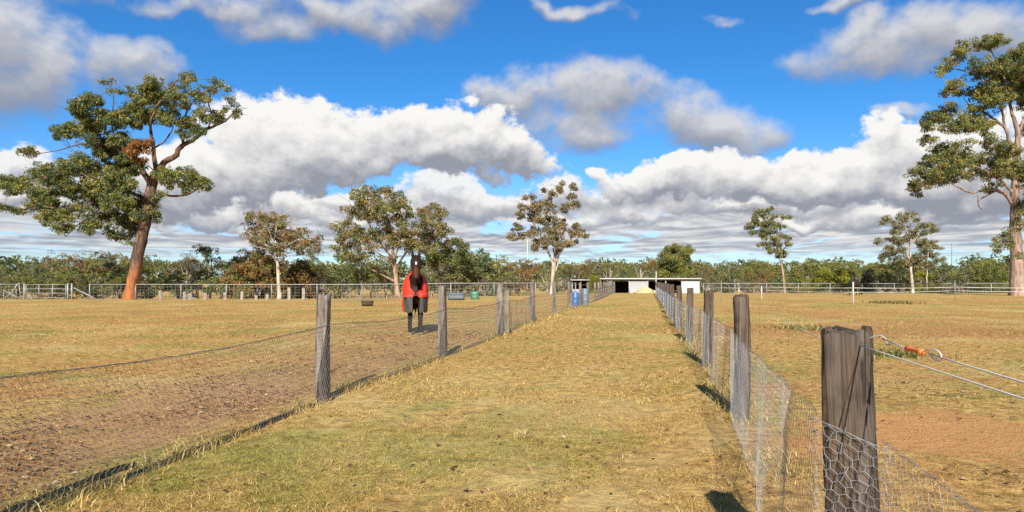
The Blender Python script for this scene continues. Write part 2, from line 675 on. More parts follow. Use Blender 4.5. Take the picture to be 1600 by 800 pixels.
M_BLUE = simple_mat('blue_plastic', (0.025, 0.13, 0.40), 0.4, 0, 0.2, 4, 0.5)
M_BLUEGREY = simple_mat('blue_grey_metal', (0.13, 0.165, 0.20), 0.5, 0.1, 0.3, 3)
M_GREEN = simple_mat('faded_green_plastic', (0.07, 0.17, 0.12), 0.5, 0, 0.25, 4)
M_BROWN = simple_mat('brown_rubber', (0.07, 0.045, 0.03), 0.8, 0, 0.35, 8)
M_SHED = simple_mat('pale_steel_cladding', (0.30, 0.30, 0.30), 0.55, 0.1, 0.12, 0.8)
M_SHEDW = simple_mat('white_steel_cladding', (0.44, 0.44, 0.42), 0.55, 0.0, 0.06, 0.8)
M_ROOF = simple_mat('zinc_roof_sheet', (0.42, 0.41, 0.40), 0.5, 0.25, 0.2, 0.9)
M_SAND = simple_mat('pale_yellow_sand', (0.56, 0.45, 0.20), 0.95, 0, 0.2, 5)
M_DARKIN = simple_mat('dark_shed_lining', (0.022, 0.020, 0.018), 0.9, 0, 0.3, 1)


def bark_mat(name, dark, light, tall=None, lo_col=None, z0=0, z1=4):
    m, h = mat_new(name)
    co = objco(h)
    st = h.v('MULTIPLY', co, (1, 1, 0.22))
    n1 = h.noise(st, 5.0, 7, 0.65, 0.5)
    n2 = h.noise(h.v('MULTIPLY', co, (1, 1, 0.4)), 1.6, 4, 0.6, 0.4)
    c = h.mix(h.smooth(n1, 0.34, 0.66), dark, light)
    c = h.mix(h.m('MULTIPLY', h.smooth(n2, 0.42, 0.66), 0.55), c, tuple(q * 0.5 for q in dark))
    if lo_col:
        z = h.sep(co)[2]
        zz = h.m('ADD', z, h.m('MULTIPLY', h.m('SUBTRACT', n2, 0.5), 6.0))
        lowc = h.mix(h.smooth(n1, 0.36, 0.64), tuple(q * 0.5 for q in lo_col), lo_col)
        c = h.mix(h.smooth(zz, z1, z0), c, lowc)
    finish(h, c, 0.9, 0.15, 0, n1, 0.6, 0.08)
    return m


M_BARK_RED = bark_mat('red_brown_gum_bark', (0.05, 0.030, 0.022), (0.19, 0.12, 0.085), lo_col=(0.36, 0.135, 0.05), z0=0.9, z1=3.2)
M_BARK_PINK = bark_mat('pinkish_gum_bark', (0.13, 0.085, 0.065), (0.34, 0.25, 0.20), lo_col=(0.36, 0.25, 0.20), z0=3, z1=6)
M_BARK_WHITE = bark_mat('pale_gum_bark', (0.25, 0.20, 0.16), (0.56, 0.49, 0.42))
M_BARK_GREY = bark_mat('grey_gum_bark', (0.10, 0.085, 0.07), (0.30, 0.26, 0.22))
M_BARK_TAN = bark_mat('orange_tan_gum_bark', (0.16, 0.09, 0.06), (0.40, 0.27, 0.19))


def leaf_mat(name):
    m, h = mat_new(name)
    at_ = h.n('ShaderNodeAttribute')
    at_.attribute_name = 'tint'
    col = at_.outputs['Color']
    d = h.n('ShaderNodeBsdfDiffuse')
    h.put(d.inputs[0], col)
    t = h.n('ShaderNodeBsdfTranslucent')
    h.put(t.inputs[0], h.mix(1.0, col, (1.0, 1.15, 0.55), 'MULTIPLY'))
    gl = h.n('ShaderNodeBsdfGlossy')
    gl.inputs['Roughness'].default_value = 0.45
    gl.inputs[0].default_value = (0.8, 0.85, 0.8, 1)
    m1 = h.n('ShaderNodeMixShader')
    m1.inputs[0].default_value = 0.36
    h.nt.links.new(d.outputs[0], m1.inputs[1])
    h.nt.links.new(t.outputs[0], m1.inputs[2])
    m2 = h.n('ShaderNodeMixShader')
    m2.inputs[0].default_value = 0.02
    h.nt.links.new(m1.outputs[0], m2.inputs[1])
    h.nt.links.new(gl.outputs[0], m2.inputs[2])
    o = h.n('ShaderNodeOutputMaterial')
    h.nt.links.new(m2.outputs[0], o.inputs[0])
    return m


M_LEAF = leaf_mat('gum_leaves')


def ground_mat():
    m, h = mat_new('dry_paddock_grass')
    co = objco(h)
    x, y, z = h.sep(co)
    P2 = h.xyz(x, y, 0.0)
    lat = h.m('SUBTRACT', x, h.m('MULTIPLY', y, LANE))
    big = h.noise(P2, 0.10, 5, 0.6, 0.4)
    mid = h.noise(h.v('ADD', P2, (13, 5, 0)), 0.55, 6, 0.62, 0.5)
    fine = h.noise(P2, 7.0, 8, 0.68)
    vfine = h.noise(P2, 38.0, 6, 0.7)
    straw = h.mix(h.smooth(fine, 0.30, 0.70), (0.22, 0.132, 0.040), (0.66, 0.44, 0.145))
    green = h.mix(h.smooth(fine, 0.30, 0.70), (0.115, 0.112, 0.024), (0.36, 0.345, 0.075))
    soil = h.mix(h.smooth(fine, 0.30, 0.70), (0.20, 0.090, 0.030), (0.56, 0.30, 0.110))
    bare = h.mix(h.smooth(vfine, 0.30, 0.72), (0.42, 0.19, 0.065), (0.64, 0.35, 0.14))
    gmask = h.smooth(h.noise(h.v('ADD', P2, (3, 40, 0)), 0.34, 7, 0.68, 0.8), 0.47, 0.63)
    c = h.mix(h.m('MULTIPLY', gmask, 0.9), straw, green)
    orange = h.mix(h.smooth(fine, 0.30, 0.70), (0.26, 0.125, 0.035), (0.66, 0.37, 0.11))
    om = h.smooth(h.noise(h.v('ADD', P2, (50, 90, 0)), 0.16, 7, 0.68, 0.7), 0.50, 0.64)
    c = h.mix(h.m('MULTIPLY', om, 0.5), c, orange)
    pale = h.smooth(h.noise(h.v('ADD', P2, (70, 11, 0)), 0.22, 7, 0.66, 0.6), 0.50, 0.66)
    c = h.mix(h.m('MULTIPLY', pale, 0.40), c, (0.64, 0.50, 0.22))
    # soil shows in both paddocks, hardly in the lane
    in_lane = h.m('MULTIPLY', h.smooth(lat, -4.6, -3.6), h.smooth(lat, 1.5, 0.8))
    s_n = h.smooth(h.m('ADD', h.m('MULTIPLY', mid, 0.6), h.m('MULTIPLY', big, 0.4)), 0.46, 0.60)
    s_amt = h.m('MULTIPLY', s_n, h.lin(in_lane, 0, 1, 0.74, 0.20))
    c = h.mix(s_amt, c, soil)
    # leaf-strewn strip in the near left paddock, just over the fence
    strip = h.m('MULTIPLY', h.smooth(h.m('ADD', lat, h.m('MULTIPLY', h.m('SUBTRACT', mid, 0.5), 2.2)), -4.15, -4.75),
                h.smooth(h.m('ADD', lat, h.m('MULTIPLY', h.m('SUBTRACT', mid, 0.5), 2.2)), -7.2, -6.0))
    strip = h.m('MULTIPLY', strip, h.smooth(y, 17, 9))
    strip_c = h.mix(h.smooth(vfine, 0.36, 0.64), (0.17, 0.075, 0.035), (0.58, 0.31, 0.16))
    c = h.mix(h.m('MULTIPLY', strip, 0.62), c, strip_c)
    # bare orange track in the near right paddock
    d = h.v('MULTIPLY_ADD', h.v('ADD', P2, h.scale(h.v('SUBTRACT', h.noise(P2, 0.9, 8, 0.68, out='Color'), (.5, .5, .5)), 3.4)),
            (1 / 1.5, 1 / 0.95, 0), (-3.9 / 1.5, -6.35 / 0.95, 0))
    bm = h.smooth(h.v('DOT_PRODUCT', d, d, out=1), 1.5, 0.3)
    c = h.mix(h.m('MULTIPLY', bm, 0.9), c, bare)
    d = h.v('MULTIPLY_ADD', h.v('ADD', P2, h.scale(h.v('SUBTRACT', h.noise(P2, 0.5, 5, 0.6, out='Color'), (.5, .5, .5)), 5)),
            (1 / 6.5, 1 / 3.5, 0), (-9.5 / 6.5, -20.0 / 3.5, 0))
    bm2 = h.smooth(h.v('DOT_PRODUCT', d, d, out=1), 1.2, 0.3)
    c = h.mix(h.m('MULTIPLY', bm2, 0.75), c, soil)
    # mottled darker tone along the scrape under the left fence
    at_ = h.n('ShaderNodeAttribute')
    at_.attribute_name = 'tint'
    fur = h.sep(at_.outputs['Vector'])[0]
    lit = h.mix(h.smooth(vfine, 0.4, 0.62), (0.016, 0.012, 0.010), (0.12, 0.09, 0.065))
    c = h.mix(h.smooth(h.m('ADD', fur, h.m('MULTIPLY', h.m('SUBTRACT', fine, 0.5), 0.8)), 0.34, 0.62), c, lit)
    spk = h.smooth(h.noise(h.v('ADD', P2, (7, 7, 0)), 22, 3, 0.6), 0.66, 0.74)
    c = h.mix(h.m('MULTIPLY', spk, 0.55), c, (0.07, 0.045, 0.025))
    sp2 = h.smooth(h.noise(h.v('ADD', P2, (31, 7, 0)), 60, 3, 0.65), 0.60, 0.70)
    c = h.mix(h.m('MULTIPLY', sp2, 0.5), c, (0.72, 0.56, 0.30))
    hgt = h.m('ADD', fine, h.m('MULTIPLY', vfine, 0.5))
    finish(h, c, 0.95, 0.1, 0, hgt, 0.9, 0.06)
    return m


M_GROUND = ground_mat()

# ------------------------------------------------------------------ ground
def build_ground():
    nr, na = 300, 840
    # finer angles in front
    base = np.linspace(0, 1, na, endpoint=False)
    a = 2 * np.pi * base
    a = a - 0.45 * np.sin(a)          # denser around a = 0 (straight ahead)
    r = np.geomspace(0.6, 6000, nr)
    rr, aa = np.meshgrid(r, a, indexing='ij')
    x, y = rr * np.sin(aa), rr * np.cos(aa)
    z = ground_h(x, y)
    v = np.stack([x, y, z], -1).reshape(-1, 3)
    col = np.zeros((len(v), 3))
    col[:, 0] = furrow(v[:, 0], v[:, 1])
    i = np.arange(nr - 1)[:, None] * na
    j = np.arange(na)[None]
    j2 = (j + 1) % na
    q = np.stack([i + j, i + na + j, i + na + j2, i + j2], -1).reshape(-1, 4)
    mb = MB()
    mb.add(v, q, col)
    mb.add(np.array([[0, 0, H(0, 0)]]), np.zeros((0, 3), int))
    c = mb.n - 1
    mb.f.append(np.stack([np.full(na, c), np.arange(na), (np.arange(na) + 1) % na], -1))
    mb.mi.append(np.zeros(na, int))
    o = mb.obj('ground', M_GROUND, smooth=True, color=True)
    tag(o, 'dry tan paddock ground with green and red-brown patches', None, None, 'structure')


build_ground()


# ------------------------------------------------------------------ grass, litter, clods
def blades(x, y, length, width, lean, col, flat=0.0):
    n = len(x)
    z = ground_h(x, y)
    p = np.stack([x, y, z - 0.004], -1)
    th = rng.random(n) * 2 * np.pi
    ph = rng.random(n) * 2 * np.pi
    up = np.stack([np.cos(th) * lean, np.sin(th) * lean, np.sqrt(np.maximum(0.03, 1 - lean ** 2))], -1)
    side = np.stack([np.cos(ph), np.sin(ph), np.zeros(n)], -1)
    s = side * (width / 2)[:, None]
    midp = p + up * (length * 0.55)[:, None]
    tip = p + (up + np.stack([np.cos(th) * 0.35, np.sin(th) * 0.35, -0.1 * np.ones(n)], -1)) * length[:, None]
    tip[:, 2] = np.maximum(tip[:, 2], z + 0.004)
    v = np.stack([p - s, p + s, midp + s * 0.7, midp - s * 0.7, tip], 1).reshape(-1, 3)
    o = np.arange(n)[:, None] * 5
    return v, o + np.array([[0, 1, 2, 3]]), o + np.array([[3, 2, 4]]), np.repeat(col, 5, 0)


PAL_STRAW = np.array([[0.60, 0.42, 0.16], [0.54, 0.36, 0.13], [0.68, 0.52, 0.25], [0.42, 0.27, 0.10], [0.30, 0.18, 0.07]])
PAL_GREEN = np.array([[0.28, 0.27, 0.065], [0.19, 0.21, 0.045], [0.38, 0.34, 0.09]])
PAL_BROWN = np.array([[0.36, 0.18, 0.08], [0.24, 0.12, 0.055], [0.50, 0.30, 0.17]])


def view_points(n, y0, y1, power=1.0):
    y = y0 * (y1 / y0) ** (rng.random(n) ** power)
    x = y * (rng.random(n) * 1.62 - 0.81)
    return x, y


def build_grass():
    mb = MB()
    # cumulative layers: nearer ground gets many small blades
    for n, y0, y1, ln, wd in ((260000, 3.6, 9.0, 0.038, 0.0042), (170000, 8.0, 19.0, 0.042, 0.008), (70000, 17.0, 46.0, 0.065, 0.022)):
        x, y = view_points(n, y0, y1)
        l = lateral(x, y)
        inl = sstep(l, -4.3, -3.6) * sstep(l, 1.35, 0.75)
        clump = fbm(x * 1.6, y * 1.6, 3, 31)
        keep = rng.random(n) < (0.32 + 0.68 * inl) * sstep(clump, 0.24, 0.60)
        bare = ((x - 3.9) / 1.5) ** 2 + ((y - 6.35) / 0.95) ** 2
        keep &= rng.random(n) < np.clip(bare - 0.35, 0.03, 1)
        keep &= rng.random(n) > furrow(x, y) * 1.4
        x, y, inl = x[keep], y[keep], inl[keep]
        k = len(x)
        gm = sstep(fbm(x * 0.5 + 9, y * 0.5, 4, 41), 0.46, 0.62)
        pick = rng.random(k)
        col = PAL_STRAW[rng.integers(0, 5, k)]
        isg = pick < 0.08 + 0.75 * gm
        col = np.where(isg[:, None], PAL_GREEN[rng.integers(0, 3, k)], col)
        isb = (rng.random(k) < (1 - inl) * 0.46 + 0.13)
        col = np.where(isb[:, None], PAL_BROWN[rng.integers(0, 3, k)], col)
        col = col * (0.55 + 0.80 * rng.random((k, 1))) * np.array([1.0, 0.99, 0.88])
        length = ln * (0.35 + 1.0 * rng.random(k) ** 1.5 + 1.1 * (rng.random(k) < 0.04))
        width = wd * (0.6 + 0.8 * rng.random(k))
        lean = 0.50 + 0.48 * rng.random(k)
        v, q4, q3, c = blades(x, y, length, width, lean, col)
        mb.add(v, [], c)
        o = mb.n - len(v)
        mb.f += [q4 + o, q3 + o]
        mb.mi += [np.zeros(len(q4), int), np.zeros(len(q3), int)]
    # taller wisps along both fences
    for L0, y1 in ((-3.9, 42), (0.96, 42)):
        n = 5200
        y = 2.2 * (y1 / 2.2) ** rng.random(n)
        x = LANE * y + L0 + rng.normal(0, 0.13, n)
        ok = fbm(y * 1.3, y * 0 + L0, 3, 77) > 0.42
        x, y = x[ok], y[ok]
        k = len(x)
        col = np.where((rng.random(k) < 0.25)[:, None], PAL_GREEN[rng.integers(0, 3, k)], PAL_STRAW[rng.integers(0, 5, k)])
        v, q4, q3, c = blades(x, y, 0.10 * (0.4 + rng.random(k)) * (1 + y / 40), 0.004 + 0.0006 * y, 0.2 + 0.6 * rng.random(k), col)
        mb.add(v, [], c)
        o = mb.n - len(v)
        mb.f += [q4 + o, q3 + o]
        mb.mi += [np.zeros(len(q4), int), np.zeros(len(q3), int)]
    o = mb.obj('grass', M_LEAF, color=True)
    tag(o, 'short dry straw and green grass over the lane and paddocks', 'grass', None, 'stuff')
    # curled fallen leaves and clods in the left paddock strip
    mb = MB()
    n = 26000
    x, y = view_points(n, 4.0, 20)
    l = lateral(x, y)
    w = sstep(l, -4.1, -4.7) * sstep(l, -8.0, -5.6) * sstep(fbm(x * .9, y * .9, 3, 51), 0.30, 0.55)
    w = np.maximum(w, 0.25 * sstep(l, 1.2, 2.2) * sstep(fbm(x * .7, y * .7, 3, 53), 0.45, 0.6))
    w = np.maximum(w, 0.03)
    k_ = rng.random(n) < w
    x, y = x[k_], y[k_]
    n = len(x)
    z = ground_h(x, y)
    s = (0.012 + 0.020 * rng.random(n)) * (0.75 + y / 22)
    a = rng.random(n) * 6.283
    u = np.stack([np.cos(a), np.sin(a), 0.5 * (rng.random(n) - .5)], -1) * s[:, None]
    w_ = np.stack([-np.sin(a), np.cos(a), 0.9 * (rng.random(n) - .5)], -1) * (s * 0.55)[:, None]
    c0 = np.stack([x, y, z + s * 0.55], -1)
    lift = np.array([0, 0, 1.0]) * (s * 0.35)[:, None]
    v = np.stack([c0 - u, c0 + w_ + lift, c0 + u, c0 - w_ + lift], 1).reshape(-1, 3)
    o_ = np.arange(n)[:, None] * 4
    pal = np.array([[0.30, 0.17, 0.10], [0.20, 0.10, 0.06], [0.42, 0.28, 0.18], [0.09, 0.055, 0.04], [0.50, 0.36, 0.24]])
    c = pal[rng.integers(0, 5, n)] * (0.7 + 0.5 * rng.random((n, 1)))
    mb.add(v, np.concatenate([o_ + np.array([[0, 1, 2]]), o_ + np.array([[0, 2, 3]])]), np.repeat(c, 4, 0))
    o = mb.obj('fallen_leaves', M_LEAF, color=True)
    tag(o, 'curled brown fallen leaves strewn inside the left paddock', 'leaves', None, 'stuff')


build_grass()


# ------------------------------------------------------------------ trees
LEAF_N, LEAF_L = 1.6, 0.76


def leaf_cloud(mb, centers, radii, count, L, W, pal, droop=0.5, tints=None):
    """Tufts of small leaf-shaped faces. centers (T,3), radii (T,), count leaves per tuft."""
    T = len(centers)
    if T == 0:
        return
    count = int(count * LEAF_N)
    L, W = L * LEAF_L, W * LEAF_L
    idx = np.repeat(np.arange(T), count)
    n = len(idx)
    d = rng.normal(size=(n, 3))
    d /= np.linalg.norm(d, axis=1)[:, None]
    rad = radii[idx] * (0.35 + 0.65 * rng.random(n) ** 0.6)
    p = centers[idx] + d * rad[:, None] * np.array([1, 1, 0.72])
    dirv = d * 0.7 + rng.normal(size=(n, 3)) * 0.55 + np.array([0, 0, -droop])
    dirv /= np.linalg.norm(dirv, axis=1)[:, None]
    nrm = rng.normal(size=(n, 3)) * 0.8 + d * 0.6 + np.array([0, -0.15, 0.35])
    sd = np.cross(dirv, nrm)
    sd /= np.linalg.norm(sd, axis=1)[:, None] + 1e-9
    ll = L * (0.6 + 0.8 * rng.random(n))
    ww = W * (0.6 + 0.8 * rng.random(n))
    a = p - dirv * (ll / 2)[:, None]
    b = p + dirv * (ll / 2)[:, None]
    m = p - dirv * (ll * 0.08)[:, None]
    s = sd * (ww / 2)[:, None]
    v = np.stack([a, m + s, b, m - s], 1).reshape(-1, 3)
    pal = np.asarray(pal)
    if tints is None:
        tints = pal[rng.integers(0, len(pal), T)]
    c = tints[idx] * (0.84 + 0.32 * rng.random((n, 1))) + rng.normal(size=(n, 3)) * 0.006
    f = np.arange(n)[:, None] * 4 + np.array([[0, 1, 2, 3]])
    mb.add(v, f, np.repeat(np.clip(c, 0.008, 1), 4, 0))


def tufts_in(c, r, n):
    d = rng.normal(size=(n, 3))
    d /= np.linalg.norm(d, axis=1)[:, None]
    q = rng.random(n) ** 0.45
    return c + d * q[:, None] * r


OLIVE = np.array([[0.190, 0.196, 0.055], [0.150, 0.170, 0.056], [0.240, 0.225, 0.058], [0.125, 0.146, 0.062], [0.275, 0.236, 0.064]])
DARKG = np.array([[0.098, 0.126, 0.046], [0.135, 0.156, 0.050], [0.078, 0.102, 0.050], [0.185, 0.186, 0.054]])
BROWNG = np.array([[0.215, 0.160, 0.056], [0.180, 0.145, 0.060], [0.250, 0.176, 0.056], [0.140, 0.125, 0.058], [0.265, 0.168, 0.056]])
RUSTY = np.array([[0.28, 0.150, 0.044], [0.225, 0.130, 0.046], [0.31, 0.160, 0.042], [0.16, 0.115, 0.046]])
GREYG = np.array([[0.172, 0.166, 0.094], [0.138, 0.136, 0.078], [0.215, 0.190, 0.102], [0.22, 0.170, 0.096]])
YELG = np.array([[0.25, 0.245, 0.026], [0.21, 0.215, 0.028], [0.29, 0.265, 0.036], [0.14, 0.155, 0.026]])


def seglen(p):
    return np.concatenate([[0], np.cumsum(np.linalg.norm(np.diff(p, axis=0), axis=1))])


def gum(name, label, base_px, trunk, limbs, clumps, bark, pal, Y=None, leafL=0.24, leafW=0.085, tuft_r=0.42, per=34, dens=1.0,
        depth=0.55, group=None, cat='tree', bare=0.0, flare=1.25, fat=1.04, slim=0.82, extra=None, twig=1.0):
    """A gum traced in the photo: trunk and limbs as (px, py, width px) chains, foliage clumps as (px, py, rx, ry[, thin])."""
    if Y is None:
        b = ground_at(*base_px)
    else:
        X = (base_px[0] - 800) / F * Y
        b = Vector((X, Y, H(X, Y)))
    Y = b.y
    k = Y / F
    bz = np.array(b)

    def loc(px, py, dy=0.0):
        q = (Y + dy) / F
        return np.array([(px - 800) * q, Y + dy, EYE + (HY - py) * q]) - bz

    root = thing(name, b, label, cat, group)
    wood = MB()
    sk_p, sk_r = [], []

    def limb(chain, flare_=1.0, wob=0.0):
        pts = np.array([np.concatenate([loc(q[0], q[1], q[3] * k if len(q) > 3 else 0), [q[2] * k / 2 * slim]]) for q in chain])
        sp = spline(pts, 7)
        L = seglen(sp[:, :3])
        n = max(6, int(L[-1] / max(0.35, sp[0, 3] * 0.8)))
        n = min(n, 60)
        t = np.linspace(0, L[-1], n)
        sp = np.stack([np.interp(t, L, sp[:, i]) for i in range(4)], 1)
        if wob:
            sp[1:, :3] += rng.normal(size=(n - 1, 3)) * wob * np.minimum(1, sp[1:, 3:4] * 4)
        r = np.maximum(sp[:, 3], 0.012)
        if flare_ != 1:
            r = r * (1 + (flare_ - 1) * np.exp(-np.linspace(0, L[-1], n) / (r[0] * 2.2)))
        tube(wood, sp[:, :3], r, 10 if r[0] > 0.25 else 6, bump=0.16)
        return sp[:, :3], r

    tp = list(trunk)
    p, r = limb([(tp[0][0], tp[0][1] + 0.5 / k, tp[0][2])] + tp, flare, 0.02)
    fork = len(p) // 3
    sk_p.append(p[fork:])
    sk_r.append(r[fork:])
    for lb in limbs:
        p, r = limb(lb, 1.0, 0.05)
        sk_p.append(p[1:])
        sk_r.append(r[1:])
    SP, SR = np.concatenate(sk_p), np.concatenate(sk_r)
    cl = []
    more = []
    for q in clumps:
        th = q[4] if len(q) > 4 else 1.0
        more.append((q[0], q[1], q[2] * fat, q[3] * fat, th))
        for _ in range(2):
            a = rnd.random() * 6.283
            more.append((q[0] + q[2] * 1.05 * math.cos(a), q[1] + q[3] * 1.05 * math.sin(a), q[2] * 0.55, q[3] * 0.55, th * 0.9))
    for q in more:
        rx, ry = q[2] * k, q[3] * k
        dy = (rnd.random() * 2 - 1) * depth * 6.5 * (1.0 if len(q) < 6 else q[5])
        cl.append((loc(q[0], q[1], dy), np.array([rx, rx * 0.85, ry]), q[4] if len(q) > 4 else 1.0))
    top = SP[:, 2].max()
    c0 = SP[0]
    cl.sort(key=lambda q: np.linalg.norm(q[0] - c0))
    leaves = MB()
    for (c, rad, thin) in cl:
        d = np.linalg.norm(SP - c, axis=1)
        pen = d + 0.9 * np.maximum(0, SP[:, 2] - c[2] + 0.3) + 0.35 * (SR < 0.04)
        j = int(np.argmin(pen))
        a, ra = SP[j], SR[j]
        ln = max(0.4, np.linalg.norm(c - a))
        rb = min(ra * 0.62, 0.024 + 0.020 * ln)
        midp = (a + c) / 2 + np.array([rnd.gauss(0, .10), rnd.gauss(0, .10), -0.02 + abs(rnd.gauss(0, .12))]) * ln
        sp = spline([a, midp, c + np.array([0, 0, -rad[2] * 0.15])], 6)
        n = len(sp)
        sp[1:-1] += rng.normal(size=(n - 2, 3)) * 0.035 * ln * 0.6
        rr = np.linspace(rb, max(0.014, rb * 0.35), n)
        tube(wood, sp, rr, 5, cap=False)
        SP = np.concatenate([SP, sp[2:]])
        SR = np.concatenate([SR, rr[2:]])
        vol = (rad[0] * rad[2])
        nt = max(3, int(dens * thin * 7.5 * vol / (tuft_r ** 2)))
        tc_ = tufts_in(c, rad * 0.92, nt)
        # twigs out to some tufts
        for q in range(0, nt, max(1, int(nt / (7 * twig)))):
            e = tc_[q]
            o_ = sp[-1 - rnd.randrange(0, 3)]
            tube(wood, [o_, (o_ + e) / 2 + rng.normal(size=3) * 0.12, e], [rr[-1] * 0.8, 0.016, 0.009], 4, cap=False)
        # tufts sag and thin towards the underside
        keep = tc_[:, 2] > c[2] - rad[2] * 0.85
        tc_ = tc_[keep]
        pl = np.asarray(pal)
        ct = pl[rng.integers(0, len(pl), len(tc_))] * (0.85 + 0.3 * rnd.random())
        leaf_cloud(leaves, tc_, tuft_r * (0.6 + 0.7 * rng.random(len(tc_))), max(6, int(per * (0.55 + 0.45 * thin))), leafL, leafW, pl, 0.55, ct)
    # bare twiggy ends
    for q in range(int(bare)):
        j = rnd.randrange(len(SP))
        if SR[j] > 0.12:
            continue
        a = SP[j]
        e = a + np.array([rnd.gauss(0, 1), rnd.gauss(0, .7), abs(rnd.gauss(0.3, .7))]) * 0.9
        tube(wood, [a, (a + e) / 2 + rng.normal(size=3) * .12, e], [min(SR[j], 0.035), 0.02, 0.008], 4, cap=False)
    wood.obj('trunk', bark, root, smooth=True)
    leaves.obj('crown', M_LEAF, root, color=True)
    if extra:
        extra(root, loc)
    return root


def sc(items, x0, y0, s, wmul=True):
    """Crop coordinates -> photo pixels: (x, y, then widths or radii divided by s)."""
    out = []
    for q in items:
        out.append((x0 + q[0] / s, y0 + q[1] / s, q[2] / s) + ((q[3] / s,) + tuple(q[4:]) if len(q) > 3 else ()))
    return out


# --- the big leaning gum on the left
def mistletoe(root, loc):
    mb = MB()
    c = loc(218, 232, -2.6)
    t = tufts_in(c + np.array([0, 0, 0.1]), np.array([1.05, .8, 1.0]), 34)
    t[:, 2] -= 0.1
    leaf_cloud(mb, t, np.full(len(t), 0.32), 40, 0.34, 0.08, [[0.22, 0.095, 0.022], [0.17, 0.075, 0.02], [0.26, 0.12, 0.03]], 1.3)
    o = mb.obj('mistletoe', M_LEAF, root, color=True)
    o['label'] = 'orange-brown hanging mistletoe clump'


tree_a_trunk = sc([(405, 776, 54), (412, 730, 46), (430, 640, 46), (447, 560, 48), (460, 490, 46), (472, 430, 42), (488, 378, 36)], 0, 80, 2)
tree_a_limbs = [sc(q, 0, 80, 2) for q in [
    [(486, 382, 30), (515, 350, 24), (548, 322, 22), (574, 290, 20), (612, 270, 15), (650, 242, 12), (700, 220, 8), (735, 185, 5), (750, 165, 3)],
    [(487, 385, 24), (484, 335, 18), (478, 290, 15), (470, 240, 12), (482, 190, 10), (520, 130, 7), (558, 85, 4)],
    [(574, 292, 13), (566, 255, 10), (574, 215, 8), (600, 160, 6), (640, 125, 4), (690, 110, 3)],
    [(650, 243, 8), (662, 200, 6), (650, 160, 5), (640, 130, 3)],
    [(478, 305, 8), (515, 280, 7), (540, 240, 5), (535, 205, 4)],
    [(470, 410, 28), (445, 372, 22), (425, 340, 16), (385, 300, 12), (340, 262, 9), (290, 220, 6)],
    [(455, 515, 20), (400, 470, 16), (340, 470, 14), (270, 480, 12), (200, 490, 9), (140, 488, 7), (90, 492, 5), (20, 496, 3)],
    [(440, 455, 16), (380, 430, 14), (300, 400, 11), (220, 375, 8), (140, 395, 6), (60, 415, 4)],
    [(488, 436, 14), (530, 452, 11), (585, 448, 8), (625, 425, 5)],
    [(340, 472, 9), (290, 510, 7), (240, 545, 5), (205, 580, 3)],
    [(425, 345, 9), (350, 300, 7), (260, 290, 6), (180, 310, 4), (90, 325, 2.5)],
    [(385, 300, 7), (350, 240, 6), (355, 150, 4), (345, 105, 2.5)],
    [(355, 155, 4), (385, 175, 3), (400, 125, 2)],
]]
tree_a_cl = sc([
    (280, 165, 46, 34), (245, 190, 30, 25), (208, 246, 34, 25), (265, 235, 45, 36), (325, 215, 48, 36), (380, 210, 45, 32),
    (425, 180, 40, 32), (470, 108, 38, 30), (500, 145, 46, 30), (445, 150, 30, 22), (575, 80, 26, 22, .5), (560, 110, 30, 20, .5), (610, 130, 45, 30, .5),
    (660, 115, 36, 22, .45), (695, 108, 20, 12, .4), (725, 165, 24, 18, .4), (480, 205, 50, 30), (580, 235, 40, 30), (640, 205, 42, 22, .7), (690, 200, 24, 22, .8),
    (530, 195, 42, 25), (560, 165, 40, 20, .7), (345, 105, 22, 16, .25), (390, 130, 18, 14, .2), (740, 195, 14, 12, .3),
    (310, 290, 58, 28), (355, 308, 50, 28), (270, 265, 34, 16, .7), (400, 285, 35, 25),
    (90, 320, 26, 16, .9), (210, 370, 66, 32), (150, 395, 48, 32), (60, 412, 46, 30), (36, 440, 22, 16), (275, 362, 55, 32), (350, 360, 60, 34),
    (405, 360, 36, 32), (310, 412, 66, 36), (380, 420, 50, 36), (230, 432, 60, 36), (130, 448, 48, 32), (110, 482, 38, 22), (150, 512, 38, 22),
    (200, 540, 26, 26), (360, 468, 56, 36), (420, 492, 44, 34), (400, 540, 54, 34), (290, 540, 28, 26), (330, 520, 40, 24), (458, 470, 28, 34, .8), (485, 495, 18, 26, .6),
    (400, 580, 36, 16, .8), (355, 562, 26, 16, .7), (230, 482, 36, 28, .8), (190, 500, 36, 22, .7), (255, 505, 30, 22, .6),
    (555, 388, 52, 22), (608, 402, 38, 26), (522, 408, 26, 22), (572, 428, 36, 16, .8), (500, 450, 18, 16, .6), (630, 420, 20, 16, .7),
    (22, 492, 40, 14, .8)], 0, 80, 2)
gum('large_gum_tree', 'large leaning gum tree with orange trunk base and hanging brown mistletoe beside the left fence', (203, 468), tree_a_trunk, tree_a_limbs, tree_a_cl,
    M_BARK_RED, np.concatenate([DARKG, OLIVE]), extra=mistletoe, bare=110, dens=0.66, per=40, leafL=0.27, leafW=0.09, flare=1.12, slim=.74, fat=1.05, tuft_r=.36)

